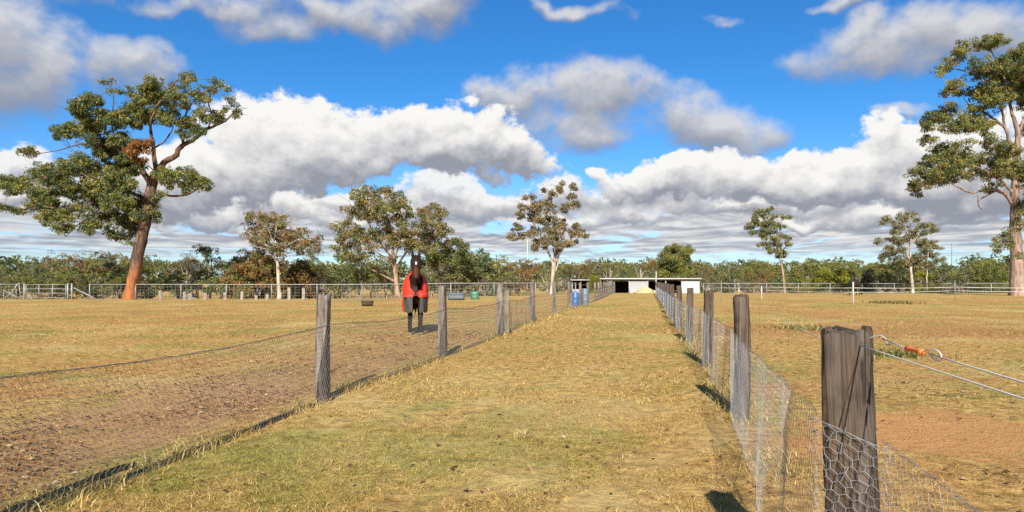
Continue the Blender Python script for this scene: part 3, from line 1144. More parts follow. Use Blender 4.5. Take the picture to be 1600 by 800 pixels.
# --- the tall gum at the right edge
tree_b_trunk = sc([(527, 768, 48), (526, 720, 42), (524, 660, 38), (521, 600, 35), (520, 540, 32), (519, 480, 28), (522, 420, 22), (526, 360, 19), (527, 300, 16), (514, 258, 12)], 1300, 40, 1.8167)
tree_b_limbs = [sc(q, 1300, 40, 1.8167) for q in [
    [(515, 510, 16), (495, 480, 13), (460, 466, 11), (425, 468, 9), (395, 475, 7), (365, 462, 6), (340, 448, 4)],
    [(470, 468, 7), (440, 482, 6), (420, 494, 5), (412, 508, 5), (424, 520, 4)],
    [(524, 390, 14), (505, 330, 12), (490, 290, 10), (455, 262, 8), (420, 240, 6), (385, 222, 4)],
    [(490, 290, 9), (480, 230, 8), (455, 180, 6), (420, 150, 5), (380, 130, 4), (330, 120, 2.5)],
    [(514, 260, 11), (500, 200, 9), (490, 150, 7), (470, 100, 5), (440, 60, 3)],
    [(527, 310, 12), (548, 260, 10), (560, 200, 8), (550, 130, 6), (540, 80, 4)],
    [(523, 430, 15), (560, 380, 12), (600, 330, 10), (640, 270, 7)],
    [(521, 470, 13), (570, 440, 10), (620, 420, 8), (660, 400, 5)],
    [(519, 480, 9), (480, 440, 8), (430, 410, 6), (380, 390, 5), (320, 380, 3)],
]]
tree_b_cl = sc([
    (440, 44, 44, 18), (478, 42, 14, 12), (370, 62, 24, 20), (372, 90, 20, 14, .7), (310, 122, 24, 14), (340, 105, 20, 12, .8), (345, 172, 28, 22), (330, 192, 18, 12), (415, 130, 36, 24), (460, 108, 46, 28), (520, 90, 38, 34),
    (548, 62, 20, 22), (500, 150, 56, 36), (430, 180, 46, 32), (470, 208, 46, 34), (540, 180, 42, 38), (560, 120, 46, 42),
    (285, 265, 38, 22), (330, 242, 38, 20), (266, 288, 20, 14), (350, 282, 44, 24), (400, 252, 44, 32), (425, 288, 38, 22), (270, 330, 22, 13), (330, 362, 46, 20), (290, 380, 36, 22),
    (240, 420, 28, 18), (228, 462, 17, 26), (262, 452, 16, 18, .8), (290, 440, 40, 22), (350, 400, 56, 28), (400, 378, 46, 26), (335, 432, 46, 22), (420, 422, 46, 22), (470, 372, 46, 26),
    (480, 420, 38, 22), (450, 340, 38, 18, .8), (520, 402, 34, 26), (540, 432, 36, 28), (500, 350, 28, 18, .7), (465, 455, 26, 14, .6), (370, 330, 40, 14, .6),
    (488, 612, 26, 14, .7), (468, 622, 12, 18, .7), (502, 590, 10, 30, .6), (530, 560, 16, 44, .6), (532, 620, 12, 34, .5), (545, 520, 18, 26, .6),
    (600, 200, 56, 52), (620, 300, 56, 44), (600, 390, 56, 36), (660, 250, 50, 46), (640, 140, 50, 40), (610, 90, 40, 30), (660, 360, 50, 34), (580, 470, 40, 22, .7), (700, 310, 40, 34), (560, 300, 30, 24, .7)], 1300, 40, 1.8167)
gum('tall_gum_tree', 'tallest gum tree with thick pinkish trunk at the right edge of the far paddock', (1589, 462), tree_b_trunk, tree_b_limbs, tree_b_cl,
    M_BARK_PINK, np.concatenate([OLIVE, DARKG[:2], BROWNG[:1]]), bare=90, dens=0.56, per=36, leafL=0.30, leafW=0.10, tuft_r=0.40, flare=1.35, fat=1.0)

# --- middle distance gums
gum('sparse_gum_tree', 'sparse grey-brown gum rising over the rust-brown bush behind the left wire fence', (436, 469),
    sc([(367, 775, 34), (362, 690, 26), (358, 600, 24), (345, 500, 20), (325, 430, 15)], 340, 260, 3.81),
    [sc(q, 340, 260, 3.81) for q in [[(345, 500, 14), (300, 420, 10), (260, 350, 7), (225, 310, 4)], [(330, 450, 12), (350, 370, 9), (345, 310, 5)], [(350, 520, 14), (430, 460, 10), (500, 430, 7), (570, 440, 4)], [(345, 490, 10), (270, 460, 7), (200, 410, 4)]]],
    sc([(240, 292, 48, 18, .7), (195, 330, 34, 20, .5), (350, 305, 44, 18, .7), (300, 345, 55, 24, .6), (390, 365, 45, 24, .6), (225, 390, 60, 28, .5), (330, 410, 70, 34, .7), (420, 415, 55, 30, .7), (490, 410, 46, 24, .6),
        (565, 440, 46, 28, .5), (540, 500, 54, 30, .5), (180, 430, 36, 20, .4), (460, 470, 60, 30, .6), (280, 460, 60, 26, .6), (590, 480, 26, 20, .4), (380, 480, 50, 30, .6)], 340, 260, 3.81),
    M_BARK_WHITE, np.concatenate([GREYG[:2], BROWNG, RUSTY[:2], OLIVE[:2]]), Y=58, leafL=0.30, leafW=0.10, tuft_r=0.42, per=32, dens=1.0, bare=90, fat=1.2)
gum('round_gum_tree', 'broad double-domed gum tree behind the horse in the red rug', (620, 466),
    sc([(1072, 775, 46), (1066, 720, 36), (1062, 660, 34), (1056, 600, 30), (1048, 540, 26), (1040, 480, 20)], 340, 260, 3.81),
    [sc(q, 340, 260, 3.81) for q in [[(1062, 690, 20), (1000, 655, 16), (940, 625, 12), (880, 590, 8), (810, 540, 5)], [(1052, 560, 20), (980, 470, 15), (920, 380, 11), (880, 280, 7), (870, 200, 4)], [(1046, 520, 18), (1040, 400, 14), (1010, 300, 10), (990, 200, 5)],
                                     [(1060, 610, 20), (1110, 530, 15), (1170, 450, 11), (1240, 370, 8), (1280, 280, 4)], [(1050, 560, 14), (1090, 430, 10), (1090, 320, 7), (1090, 220, 4)], [(1050, 580, 12), (930, 500, 9), (820, 440, 6), (750, 380, 4)]]],
    sc([(900, 150, 74, 34), (1000, 150, 76, 34), (1080, 182, 56, 36), (845, 200, 56, 42), (950, 222, 86, 44), (1060, 240, 78, 40), (1120, 232, 36, 26), (805, 268, 56, 36), (880, 290, 78, 40), (980, 310, 86, 44), (1080, 300, 60, 40), (760, 350, 56, 36),
        (840, 378, 76, 42), (742, 428, 46, 34), (728, 480, 36, 34, .8), (820, 460, 60, 36), (920, 400, 78, 42), (1010, 400, 70, 44), (1110, 380, 66, 40), (920, 470, 60, 34, .8), (1130, 450, 78, 40), (1055, 455, 60, 36, .8), (800, 525, 56, 26, .7),
        (1270, 248, 56, 26), (1210, 290, 56, 36), (1320, 288, 46, 36), (1250, 350, 76, 44), (1340, 366, 46, 36), (1190, 380, 56, 36), (1290, 420, 70, 36), (1230, 450, 70, 36), (1160, 490, 66, 36, .8), (1010, 480, 50, 26, .6), (880, 540, 46, 22, .6), (1300, 470, 56, 30)], 340, 260, 3.81),
    M_BARK_TAN, np.concatenate([OLIVE, BROWNG, GREYG[:2]]), Y=60, leafL=0.30, leafW=0.105, tuft_r=0.40, per=26, dens=0.60, bare=90, fat=1.0)
gum('dark_gum_tree', 'small dark green gum with forked pale stems just right of the red-rugged horse', (694, 464),
    sc([(1334, 770, 16), (1330, 700, 14), (1325, 650, 13), (1300, 600, 10)], 340, 260, 3.81),
    [sc(q, 340, 260, 3.81) for q in [[(1326, 660, 10), (1370, 590, 8), (1410, 520, 6), (1450, 470, 3)], [(1330, 720, 10), (1385, 740, 9), (1380, 680, 7), (1400, 600, 4)], [(1310, 620, 8), (1270, 560, 5)]]],
    sc([(1420, 448, 56, 26), (1462, 490, 38, 34), (1385, 500, 58, 34), (1310, 528, 76, 34), (1268, 500, 46, 34), (1420, 540, 58, 26), (1262, 570, 54, 26), (1350, 560, 60, 26), (1480, 540, 26, 20)], 340, 260, 3.81),
    M_BARK_GREY, np.concatenate([DARKG, OLIVE[:2]]), Y=62, leafL=0.30, leafW=0.105, tuft_r=0.42, per=36, dens=0.85, bare=20)
gum('white_gum_tree', 'white-trunked gum with wispy open crown beside the pale pole', (861, 459),
    sc([(320, 775, 28), (326, 720, 24), (334, 660, 28), (340, 610, 34), (342, 560, 30)], 780, 270, 4),
    [sc(q, 780, 270, 4) for q in [[(336, 570, 20), (300, 480, 14), (262, 400, 11), (240, 320, 8), (235, 240, 4)], [(345, 560, 20), (350, 460, 14), (340, 360, 11), (320, 260, 8), (300, 170, 5), (290, 110, 3)], [(350, 560, 16), (400, 470, 12), (440, 420, 9), (470, 370, 5)],
                                  [(352, 540, 16), (380, 420, 12), (405, 310, 9), (430, 220, 7), (455, 140, 4)], [(352, 620, 12), (366, 570, 9), (372, 520, 5)], [(280, 430, 8), (210, 400, 6), (150, 380, 4), (90, 370, 2.5)], [(262, 400, 8), (210, 310, 6), (160, 240, 4), (130, 210, 2)]]],
    sc([(290, 118, 22, 14), (350, 130, 24, 22), (380, 88, 20, 24), (395, 115, 18, 16), (474, 90, 18, 26), (440, 158, 28, 26), (488, 190, 18, 18), (440, 205, 28, 22), (410, 232, 22, 20), (210, 155, 16, 12, .7), (222, 185, 18, 16, .8), (168, 150, 14, 9, .5), (135, 200, 14, 9, .5),
        (160, 218, 22, 16), (118, 262, 16, 10, .6), (150, 275, 22, 14), (250, 225, 38, 34), (238, 262, 36, 26), (300, 182, 26, 26), (322, 228, 30, 24), (308, 292, 38, 30), (268, 302, 34, 26), (200, 292, 30, 22, .8), (98, 348, 26, 16), (78, 382, 18, 12, .7), (138, 342, 34, 22), (165, 388, 34, 22),
        (108, 412, 26, 12, .7), (210, 378, 36, 32), (232, 438, 34, 34), (222, 476, 20, 18), (298, 352, 34, 28), (340, 368, 40, 34), (380, 310, 32, 28), (362, 418, 32, 26), (312, 402, 32, 26), (288, 442, 30, 24), (408, 332, 26, 18), (470, 378, 32, 28), (500, 356, 20, 12), (500, 392, 22, 14), (398, 450, 36, 22), (368, 480, 28, 18), (450, 440, 26, 16), (480, 330, 20, 8, .6), (540, 392, 16, 8, .5), (60, 405, 14, 8, .5), (320, 200, 22, 20)], 780, 270, 4),
    M_BARK_WHITE, np.concatenate([BROWNG, GREYG]), Y=70, leafL=0.30, leafW=0.11, tuft_r=0.32, per=19, dens=0.72, bare=160, depth=0.35, fat=.95)
gum('slender_gum_tree', 'slender pale-stemmed gum leaning left beside the olive ball-shaped bush in the right paddock', (1226, 456),
    sc([(348, 672, 24), (343, 610, 20), (333, 520, 20), (318, 440, 18), (308, 360, 14), (308, 290, 10)], 1150, 310, 4.571),
    [sc(q, 1150, 310, 4.571) for q in [[(310, 380, 10), (270, 300, 8), (220, 230, 6), (160, 180, 3)], [(308, 300, 9), (290, 220, 7), (250, 150, 5), (232, 90, 3)], [(312, 400, 8), (350, 350, 6), (370, 300, 3)], [(308, 270, 6), (318, 190, 5), (330, 140, 3)]]],
    sc([(235, 80, 20, 16), (170, 98, 24, 18), (122, 130, 22, 16), (150, 150, 25, 17), (202, 125, 40, 22), (260, 142, 30, 18), (335, 135, 48, 15), (150, 180, 46, 22), (95, 210, 22, 16), (120, 240, 14, 11), (200, 180, 46, 26), (268, 190, 46, 26), (190, 230, 44, 26), (250, 240, 46, 26),
        (320, 210, 22, 18), (200, 268, 28, 18), (268, 282, 46, 22), (320, 262, 22, 16), (186, 325, 24, 13), (235, 345, 16, 18), (280, 330, 42, 18), (300, 370, 36, 18), (370, 290, 18, 20), (370, 330, 18, 13), (352, 390, 26, 18), (320, 412, 28, 13), (260, 376, 18, 11)], 1150, 310, 4.571),
    M_BARK_PINK, np.concatenate([OLIVE, DARKG[:2], GREYG[:2]]), Y=86, leafL=0.34, leafW=0.12, tuft_r=0.36, per=20, dens=0.62, bare=60, depth=0.25, fat=.95)
gum('twin_gum_tree', 'white-stemmed gum with layered crown between the grey pole and dark grazing horse', (1424, 456),
    sc([(1262, 672, 26), (1258, 600, 24), (1250, 520, 21), (1246, 430, 18), (1242, 340, 15), (1240, 260, 10)], 1150, 310, 4.571),
    [sc(q, 1150, 310, 4.571) for q in [[(1362, 668, 10), (1362, 580, 10), (1368, 480, 9), (1372, 400, 6), (1380, 330, 3)], [(1246, 440, 12), (1190, 370, 9), (1120, 310, 6), (1040, 310, 3)], [(1244, 360, 12), (1290, 280, 9), (1350, 220, 6), (1400, 215, 3)], [(1242, 300, 9), (1210, 200, 7), (1190, 130, 4)], [(1246, 460, 10), (1180, 430, 7), (1090, 400, 5), (1050, 400, 3)], [(1242, 280, 8), (1245, 180, 6), (1240, 110, 3)]]],
    sc([(1075, 150, 36, 20), (1060, 180, 18, 13), (1180, 120, 36, 20), (1240, 106, 32, 17), (1190, 150, 38, 17), (1160, 180, 32, 13), (1290, 158, 18, 8), (1310, 206, 32, 20), (1360, 190, 38, 19), (1402, 228, 30, 22), (1270, 232, 40, 20), (1180, 215, 46, 16), (1110, 245, 26, 17), (1150, 240, 26, 13),
        (1290, 270, 36, 13), (1360, 250, 36, 16), (1030, 310, 26, 18), (1100, 300, 40, 26), (1170, 300, 44, 30), (1210, 280, 36, 26), (1330, 300, 36, 18), (1380, 310, 36, 22), (1430, 350, 30, 26), (1370, 350, 44, 30), (1310, 350, 36, 26), (1110, 350, 44, 30), (1180, 370, 52, 34), (1050, 400, 20, 22), (1046, 430, 12, 13),
        (1100, 400, 36, 22), (1150, 430, 36, 22), (1230, 430, 36, 36), (1300, 410, 44, 32), (1380, 400, 44, 32), (1420, 420, 30, 26), (1230, 490, 36, 26), (1280, 480, 36, 26), (1340, 470, 44, 30), (1400, 470, 26, 26), (1470, 430, 12, 17, .7), (1170, 470, 36, 26, .8)], 1150, 310, 4.571),
    M_BARK_WHITE, np.concatenate([GREYG, OLIVE, BROWNG[:2]]), Y=107, leafL=0.40, leafW=0.14, tuft_r=0.46, per=20, dens=0.62, bare=70, depth=0.3, fat=.95)
gum('dense_gum_tree', 'rounded dense green gum standing behind the long pale shed', (1053, 440),
    sc([(615, 330, 26), (615, 290, 22), (615, 240, 18), (612, 190, 12)], 900, 360, 4),
    [sc(q, 900, 360, 4) for q in [[(615, 290, 12), (570, 220, 8), (560, 160, 4)], [(615, 280, 12), (670, 220, 8), (690, 160, 4)]]],
    sc([(590, 118, 46, 24), (640, 115, 46, 22), (688, 140, 34, 30), (560, 155, 46, 34), (620, 160, 56, 36), (680, 186, 38, 36), (538, 196, 30, 26), (600, 206, 46, 36), (650, 226, 46, 36), (550, 245, 42, 26), (610, 262, 46, 30), (688, 246, 38, 36), (580, 290, 50, 24), (660, 290, 56, 24), (710, 275, 22, 22), (530, 280, 26, 24), (620, 190, 60, 50), (640, 240, 50, 40)], 900, 360, 4),
    M_BARK_GREY, np.concatenate([OLIVE, YELG[:1], DARKG[:1]]), Y=128, leafL=0.42, leafW=0.17, tuft_r=0.62, per=40, dens=1.1, depth=0.3)


# --- bushland belts: a few trees are built, the rest are copies
def belt_proto(name, hgt, wid, pal, bark, ntuft, per, trunk_frac, lobes=7, L=0.36, W=0.14, tr=0.6):
    root = thing(name, (0, 0, 0), 'x', 'tree')
    wood, lv = MB(), MB()
    h0 = hgt * trunk_frac
    tube(wood, spline([[0, 0, -0.6], [0.05, 0, h0 * 0.5], [rnd.gauss(0, .2), 0, h0], [rnd.gauss(0, .3), 0, hgt * 0.75]], 5), np.linspace(0.2, 0.05, 16) * hgt / 8, 7, bump=.1)
    cs = []
    for k in range(lobes):
        a = 2 * math.pi * k / lobes + rnd.random()
        q = 0.25 + 0.75 * rnd.random()
        z = h0 + (hgt - h0) * (0.15 + 0.7 * rnd.random())
        rr = wid / 2 * q * (1.15 - 0.7 * abs((z - h0) / (hgt - h0) - 0.35))
        cs.append([rr * math.cos(a) * .8, rr * math.sin(a) * .8, z])
    cs.append([0, 0, hgt - 0.16 * hgt])
    for c in cs:
        a = [0, 0, h0 * (0.6 + 0.4 * rnd.random())]
        tube(wood, spline([a, (np.array(a) + c) / 2 + rng.normal(size=3) * .25, c], 4), np.linspace(0.085, 0.025, 9) * hgt / 8, 5, cap=False)
        rad = np.array([wid * 0.25, wid * 0.25, (hgt - h0) * 0.22]) * (0.75 + 0.5 * rnd.random())
        t = tufts_in(np.array(c), rad, max(3, ntuft // len(cs)))
        leaf_cloud(lv, t, tr * (0.6 + 0.7 * rng.random(len(t))), per, L, W, pal, 0.5)
    wood.obj('trunk', bark, root, smooth=True)
    lv.obj('crown', M_LEAF, root, color=True)
    return root


PROTO = {
    'olive': [belt_proto('bushland_gum_tree', 9, 7.0, OLIVE, M_BARK_GREY, 74, 42, 0.22), belt_proto('bushland_gum_tree', 9, 6.0, np.concatenate([OLIVE, GREYG]), M_BARK_WHITE, 56, 36, 0.34, 6)],
    'dark': [belt_proto('dark_bushland_tree', 9, 7.0, DARKG, M_BARK_GREY, 80, 44, 0.18, 8), belt_proto('dark_bushland_tree', 9, 6.2, np.concatenate([DARKG, GREYG[:1]]), M_BARK_GREY, 60, 40, 0.28, 7)],
    'brown': [belt_proto('brown_bushland_tree', 9, 8.0, np.concatenate([BROWNG, RUSTY[:2]]), M_BARK_TAN, 74, 42, 0.15, 8), belt_proto('brown_bushland_tree', 9, 7.0, np.concatenate([BROWNG, GREYG]), M_BARK_WHITE, 54, 36, 0.3, 7)],
    'rusty': [belt_proto('rust_brown_bush', 6, 7.5, RUSTY, M_BARK_GREY, 84, 46, 0.08, 9)],
    'yellow': [belt_proto('yellow_green_bush', 5, 6.2, YELG, M_BARK_GREY, 84, 46, 0.06, 9, 0.3, 0.13, .5)],
    'scrub': [belt_proto('low_scrub_bush', 3, 4.4, np.concatenate([OLIVE, DARKG]), M_BARK_GREY, 50, 36, 0.05, 7, 0.26, 0.11, .42), belt_proto('low_scrub_bush', 3, 4.0, np.concatenate([GREYG, OLIVE[:2]]), M_BARK_GREY, 46, 34, 0.05, 7, 0.26, 0.11, .42)],
    'stick': [belt_proto('thin_pale_gum_tree', 10, 5.0, GREYG, M_BARK_WHITE, 26, 22, 0.5, 6)],
}
PROTO_H = {'olive': 9, 'dark': 9, 'brown': 9, 'rusty': 6, 'yellow': 5, 'scrub': 3, 'stick': 10}
NOUN = {'olive': 'olive-green gum', 'dark': 'dark green tree', 'brown': 'brownish gum', 'rusty': 'rust-brown bush', 'yellow': 'yellow-green bush', 'scrub': 'low scrub bush', 'stick': 'thin pale gum'}
ZONES = [(40, 'beyond the crossed strainer brace'), (195, 'behind the galvanised field gate'), (330, 'just right of the leaning gum'), (480, 'around the sparse grey-brown gum'),
         (620, 'left of the round gum trunk'), (800, 'between red-rugged horse and pale pole'), (935, 'around the white-trunked gum'), (1100, 'behind the long shed'),
         (1225, 'between shed and slender gum'), (1370, 'behind the dark grazing horse'), (1490, 'around the grey timber pole'), (9999, 'by the tallest gum trunk')]
used = set()
BELT = []


def belt(kind, px, top, Y, wmul=1.0, label=None, group=True):
    i = rnd.randrange(len(PROTO[kind]))
    src = PROTO[kind][i]
    first = (kind, i) not in used
    o = src if first else copy_tree(src)
    used.add((kind, i))
    X = (px - 800) / F * Y
    z = H(X, Y)
    h = EYE + (HY - top) / F * Y - z
    s = max(0.2, h / PROTO_H[kind])
    o.location = (X, Y, z)
    o.rotation_euler = (0, 0, rnd.random() * 6.28)
    sw = s * wmul * (0.9 + 0.25 * rnd.random())
    o.scale = (sw, sw, s)
    BELT.append((kind, px, o))
    return o


# singled-out bushes first
def ball_bush(name, px, top, Y, half, label, pal, cat='bush', squash=.86):
    """Dome of leaf tufts on short stems, foliage down to the ground."""
    X = (px - 800) / F * Y
    z = H(X, Y)
    h = EYE + (HY - top) / F * Y - z
    w = half / F * Y
    root = thing(name, (X, Y, z), label, cat)
    wood, lv = MB(), MB()
    for k in range(6):
        a = k * 1.05
        tube(wood, spline([[0, 0, -.2], [.2 * w * math.cos(a), .2 * w * math.sin(a), h * .3], [.55 * w * math.cos(a), .55 * w * math.sin(a), h * .62]], 4), np.linspace(.08, .02, 9), 5)
    n = int(70 * w * h / 6) + 40
    d = rng.normal(size=(n, 3))
    d /= np.linalg.norm(d, axis=1)[:, None]
    d[:, 2] = np.abs(d[:, 2]) * 1.0 - .12
    bump = 1 + .16 * (fbm(d[:, 0] * 2.2 + 5, d[:, 1] * 2.2 + d[:, 2] * 2, 3, int(px)) - .5) * 2
    c = d * np.array([w, w * .85, h * .92]) * (bump * (.55 + .42 * rng.random(n) ** .5))[:, None] + np.array([0, 0, h * .08])
    leaf_cloud(lv, c, .32 + .3 * rng.random(n), 60, .26, .11, pal, .2)
    wood.obj('stems', M_BARK_GREY, root)
    lv.obj('crown', M_LEAF, root, color=True)


ball_bush('yellow_green_bush', 1298, 412, 88, 36, 'broad bright yellow-green bush behind the far fence near the dark grazing horse', YELG)
ball_bush('round_bush', 1357, 417, 87, 10, 'small round grey-green bush just right of the bright yellow-green bush', GREYG)
ball_bush('round_bush', 1243, 408, 89, 14, 'olive ball-shaped bush just right of the slender gum tree', OLIVE)
ball_bush('yellow_green_bush', 929, 427, 100, 10, 'small yellow-green bush at the left end of the long shed', YELG * .8)
ball_bush('rust_brown_bush', 402, 380, 61, 56, 'large rust-brown bush below the sparse grey-brown gum', np.concatenate([RUSTY, BROWNG, OLIVE[:2]]))
ball_bush('green_bush', 1546, 401, 100, 30, 'mid-green domed bush left of the tallest gum trunk', np.concatenate([OLIVE[:2], YELG[3:]]))
ball_bush('rust_brown_bush', 470, 402, 64, 26, 'smaller rust-brown bush between the sparse gum and the round gum', np.concatenate([RUSTY[:2], BROWNG]))
# left belt
for px in range(-70, 760, 24):
    x = px + rnd.gauss(0, 7)
    kind = rnd.choice(['olive', 'olive', 'brown', 'brown', 'brown', 'rusty', 'scrub' if x > 150 else 'dark', 'dark' if x < 90 else 'olive'])
    if 340 < x < 470 and rnd.random() < .7:
        kind = 'rusty'
    top = 403 - abs(rnd.gauss(0, 7)) + rnd.random() * 9
    if 150 < x < 330:
        top -= 4
    if x < 60:
        kind, top = 'dark', 404 + rnd.gauss(0, 4)
    if 560 < x < 700:
        kind = rnd.choice(['olive', 'brown', 'dark'])
        top += 4
    belt(kind, x, top, 66 + rnd.random() * 14)
for px in range(-60, 800, 27):
    x = px + rnd.gauss(0, 9)
    belt(rnd.choice(['scrub', 'scrub', 'olive', 'dark']), x, 428 + rnd.gauss(0, 8), 60 + rnd.random() * 6, 1.4)
for px in (150, 171, 300, 560, 690, 745):
    belt('stick', px + rnd.gauss(0, 5), 398 + rnd.gauss(0, 5), 68 + rnd.random() * 8)
# centre and right belts
for px in range(740, 1680, 22):
    x = px + rnd.gauss(0, 8)
    kind = rnd.choice(['olive', 'dark', 'dark', 'brown', 'olive']) if x > 900 else rnd.choice(['olive', 'brown', 'brown'])
    Y = 150 + rnd.random() * 30 if x > 900 else 100 + rnd.random() * 20
    belt(kind, x, 413 - abs(rnd.gauss(0, 6)), Y, 1.3)
for px in range(1100, 1680, 24):
    x = px + rnd.gauss(0, 8)
    if 1330 < x < 1380 or 1222 < x < 1256:
        continue
    belt(rnd.choice(['scrub', 'olive', 'dark', 'brown', 'yellow']), x, 426 - abs(rnd.gauss(0, 8)), 112 + rnd.random() * 12, 1.25)
for px in range(930, 1110, 22):
    belt(rnd.choice(['scrub', 'olive', 'dark']), px + rnd.gauss(0, 5), 424 + rnd.gauss(0, 4), 134 + rnd.random() * 10, 1.0)
for px in (955, 1000, 1140, 1155, 1545, 1515):
    belt('stick' if px != 1545 else 'olive', px + rnd.gauss(0, 3), 407 if px != 1545 else 401, 122 + rnd.random() * 8, 1.2)
for px in (1385, 1405, 1530, 1560):
    belt('dark', px, 410 + rnd.gauss(0, 4), 118, 1.1)


def label_belt():
    sets = {}
    for kind, px, o in BELT:
        zone = next(t for lim, t in ZONES if px < lim)
        sets.setdefault((kind, zone), []).append((px, o))
    nth = ['', 'second ', 'third ', 'fourth ', 'fifth ', 'sixth ', 'seventh ', 'eighth ', 'ninth ', 'tenth ', 'eleventh ', 'twelfth ']
    num = ['', 'one', 'two', 'three', 'four', 'five', 'six', 'seven', 'eight', 'nine', 'ten', 'eleven', 'twelve', 'many']
    for (kind, zone), q in sets.items():
        q.sort(key=lambda t: t[0])
        for i, (_, o) in enumerate(q):
            if len(q) == 1:
                o['label'] = f'{NOUN[kind]} in the bushland {zone}'
                continue
            place = 'leftmost' if i == 0 else 'rightmost' if i == len(q) - 1 else nth[min(i, 11)] + 'from left'
            o['label'] = f'{NOUN[kind]} {zone}, {place} of {num[min(len(q), 13)]} alike'
            o['group'] = f'{NOUN[kind]}s {zone}'


label_belt()


def far_forest():
    mb = MB()
    T = 2600
    a = rng.random(T) * 2.2 - 1.1
    d = 230 + 90 * rng.random(T)
    x, y = d * np.sin(a), d * np.cos(a)
    top = 8.0 + 4.0 * fbm(a * 22, a * 0, 3, 91) + rng.normal(0, 0.8, T)
    z = ground_h(x, y) + 1.5 + top * (1 - (rng.random(T) ** 1.8) * 0.95)
    leaf_cloud(mb, np.stack([x, y, z], -1), 1.5 + 1.1 * rng.random(T), 22, 1.5, 0.8, np.concatenate([DARKG * 0.9, OLIVE[:2], BROWNG[3:4]]), 0.3)
    o = mb.obj('forest', M_LEAF, color=True)
    tag(o, 'distant dark bushland forest along the horizon', 'forest', None, 'stuff')


far_forest()


# ------------------------------------------------------------------ timber posts, netting and wires
def post_mesh(name, w, d, h, mat, seed, below=0.35, nh=12):
    r = np.random.default_rng(seed)
    ns = 24
    a = np.arange(ns) / ns * 2 * np.pi + 0.13
    e = 0.28
    cx = np.sign(np.cos(a)) * np.abs(np.cos(a)) ** e
    cy = np.sign(np.sin(a)) * np.abs(np.sin(a)) ** e
    gro = 1 - 0.10 * np.maximum(0, r.random(ns) - 0.35)
    zs = np.concatenate([[-below], np.linspace(0, h, nh)])
    v = []
    bx, by = r.normal(0, 0.012, 2)
    for i, z in enumerate(zs):
        t = max(0, z / h)
        wob = gro * (1 + 0.025 * r.normal(size=ns)) * (1.05 - 0.07 * t)
        zz = z + (r.normal(0, 0.011, ns) if i == len(zs) - 1 else 0)
        v.append(np.stack([cx * w / 2 * wob + bx * math.sin(t * 3), cy * d / 2 * wob + by * math.sin(t * 2.3), np.full(ns, z) if np.isscalar(zz) else zz], -1))
    top = v[-1].copy()
    inner = top * np.array([0.62, 0.62, 1]) + np.stack([0 * a, 0 * a, r.normal(0.003, 0.008, ns)], -1)
    v.append(inner)
    v = np.concatenate(v)
    n = len(zs) + 1
    i = np.arange(n - 1)[:, None] * ns
    j = np.arange(ns)[None]
    j2 = (j + 1) % ns
    q = np.stack([i + j, i + j2, i + ns + j2, i + ns + j], -1).reshape(-1, 4)
    mb = MB()
    mb.add(v, q)
    mb.f.append((np.arange(ns) + (n - 1) * ns)[None])
    mb.mi.append(np.zeros(1, int))
    me = mb.mesh(name, mat)
    return me


def hexnet(mb, pos, L, top, a, r):
    """Hexagonal netting on a strip: pos(s, t) -> points, s metres along, t in 0..1 up."""
    w = math.sqrt(3) * a / 2
    ni, nj = int(L / w), int(top / (1.5 * a))
    i, j = np.meshgrid(np.arange(ni + 1), np.arange(nj + 1), indexing='ij')
    s_ = i * w * (L / (ni * w))
    t_ = (j * 1.5 * a + np.where((i + j) % 2 == 0, 0, a / 2)) / ((nj + 0.4) * 1.5 * a)
    jit = 0.10 * a
    P_ = pos(s_ + rng.normal(0, jit, s_.shape), np.clip(t_ + rng.normal(0, jit, s_.shape) / top, 0, 1))
    A = [P_[:-1].reshape(-1, 3)]
    B = [P_[1:].reshape(-1, 3)]
    odd = ((i + j) % 2 == 1)[:, :-1]
    A.append(P_[:, :-1][odd])
    B.append(P_[:, 1:][odd])
    wires(mb, np.concatenate(A), np.concatenate(B), r)


def net_panel(root, p, q, z0, z1, mat, a, r, side, fold=0.0, seed=0, name='netting', ease=0.0, sag=0.03):
    """One panel of netting from post p to post q; side = offset to the face it is stapled to."""
    p, q = np.array(p, float), np.array(q, float)
    L = np.linalg.norm(q - p)
    u = (q - p) / L
    nrm = np.array([-u[1], u[0]])

    def pos(s, t):
        f = s / L
        mid = np.sin(np.pi * np.clip(f, 0, 1))
        off = side + mid * (0.028 * (vnoise(s * 1.7, t * 1.4, seed) - 0.5) * (0.4 + fold) * 2
                            + fold * (0.028 * np.sin(s * 8 + 2.4 * t + seed) * sstep(vnoise(s * 0.8, t * 0.7, seed + 3), 0.45, 0.65)))
        x = p[0] + u[0] * s + nrm[0] * off
        y = p[1] + u[1] * s + nrm[1] * off
        g0 = ground_h(x, y)
        tz = (z0 + (z1 - z0) * f) - sag * mid * (0.6 + 0.8 * vnoise(s * 1.1, s * 0, seed + 9))
        z = g0 * (1 - t) + t * tz + 0.01
        return np.stack([x, y, z], -1)

    mb = MB()
    hexnet(mb, pos, L, (z0 + z1) / 2, a, r)
    ss = np.linspace(0, L, max(6, int(L / 0.16)))
    for t, rr in ((1.0, 1.5), (0.995, 1.2), (0.0, 1.3)):
        P_ = pos(ss, np.full(len(ss), t)) + rng.normal(0, 0.003, (len(ss), 3))
        wires(mb, P_[:-1], P_[1:], r * rr)
    return mb.obj(name, mat, root, loc=-root.location)


def strand(root, name, mat, pts, r, sides=5, smooth=True):
    mb = MB()
    tube(mb, pts, r, sides)
    return mb.obj(name, mat, root, loc=-root.location, smooth=smooth)


def hang(a, b, sag, n=14):
    a, b = np.array(a, float), np.array(b, float)
    t = np.linspace(0, 1, n)[:, None]
    p = a + (b - a) * t
    p[:, 2] -= sag * 4 * (t * (1 - t))[:, 0]
    return p


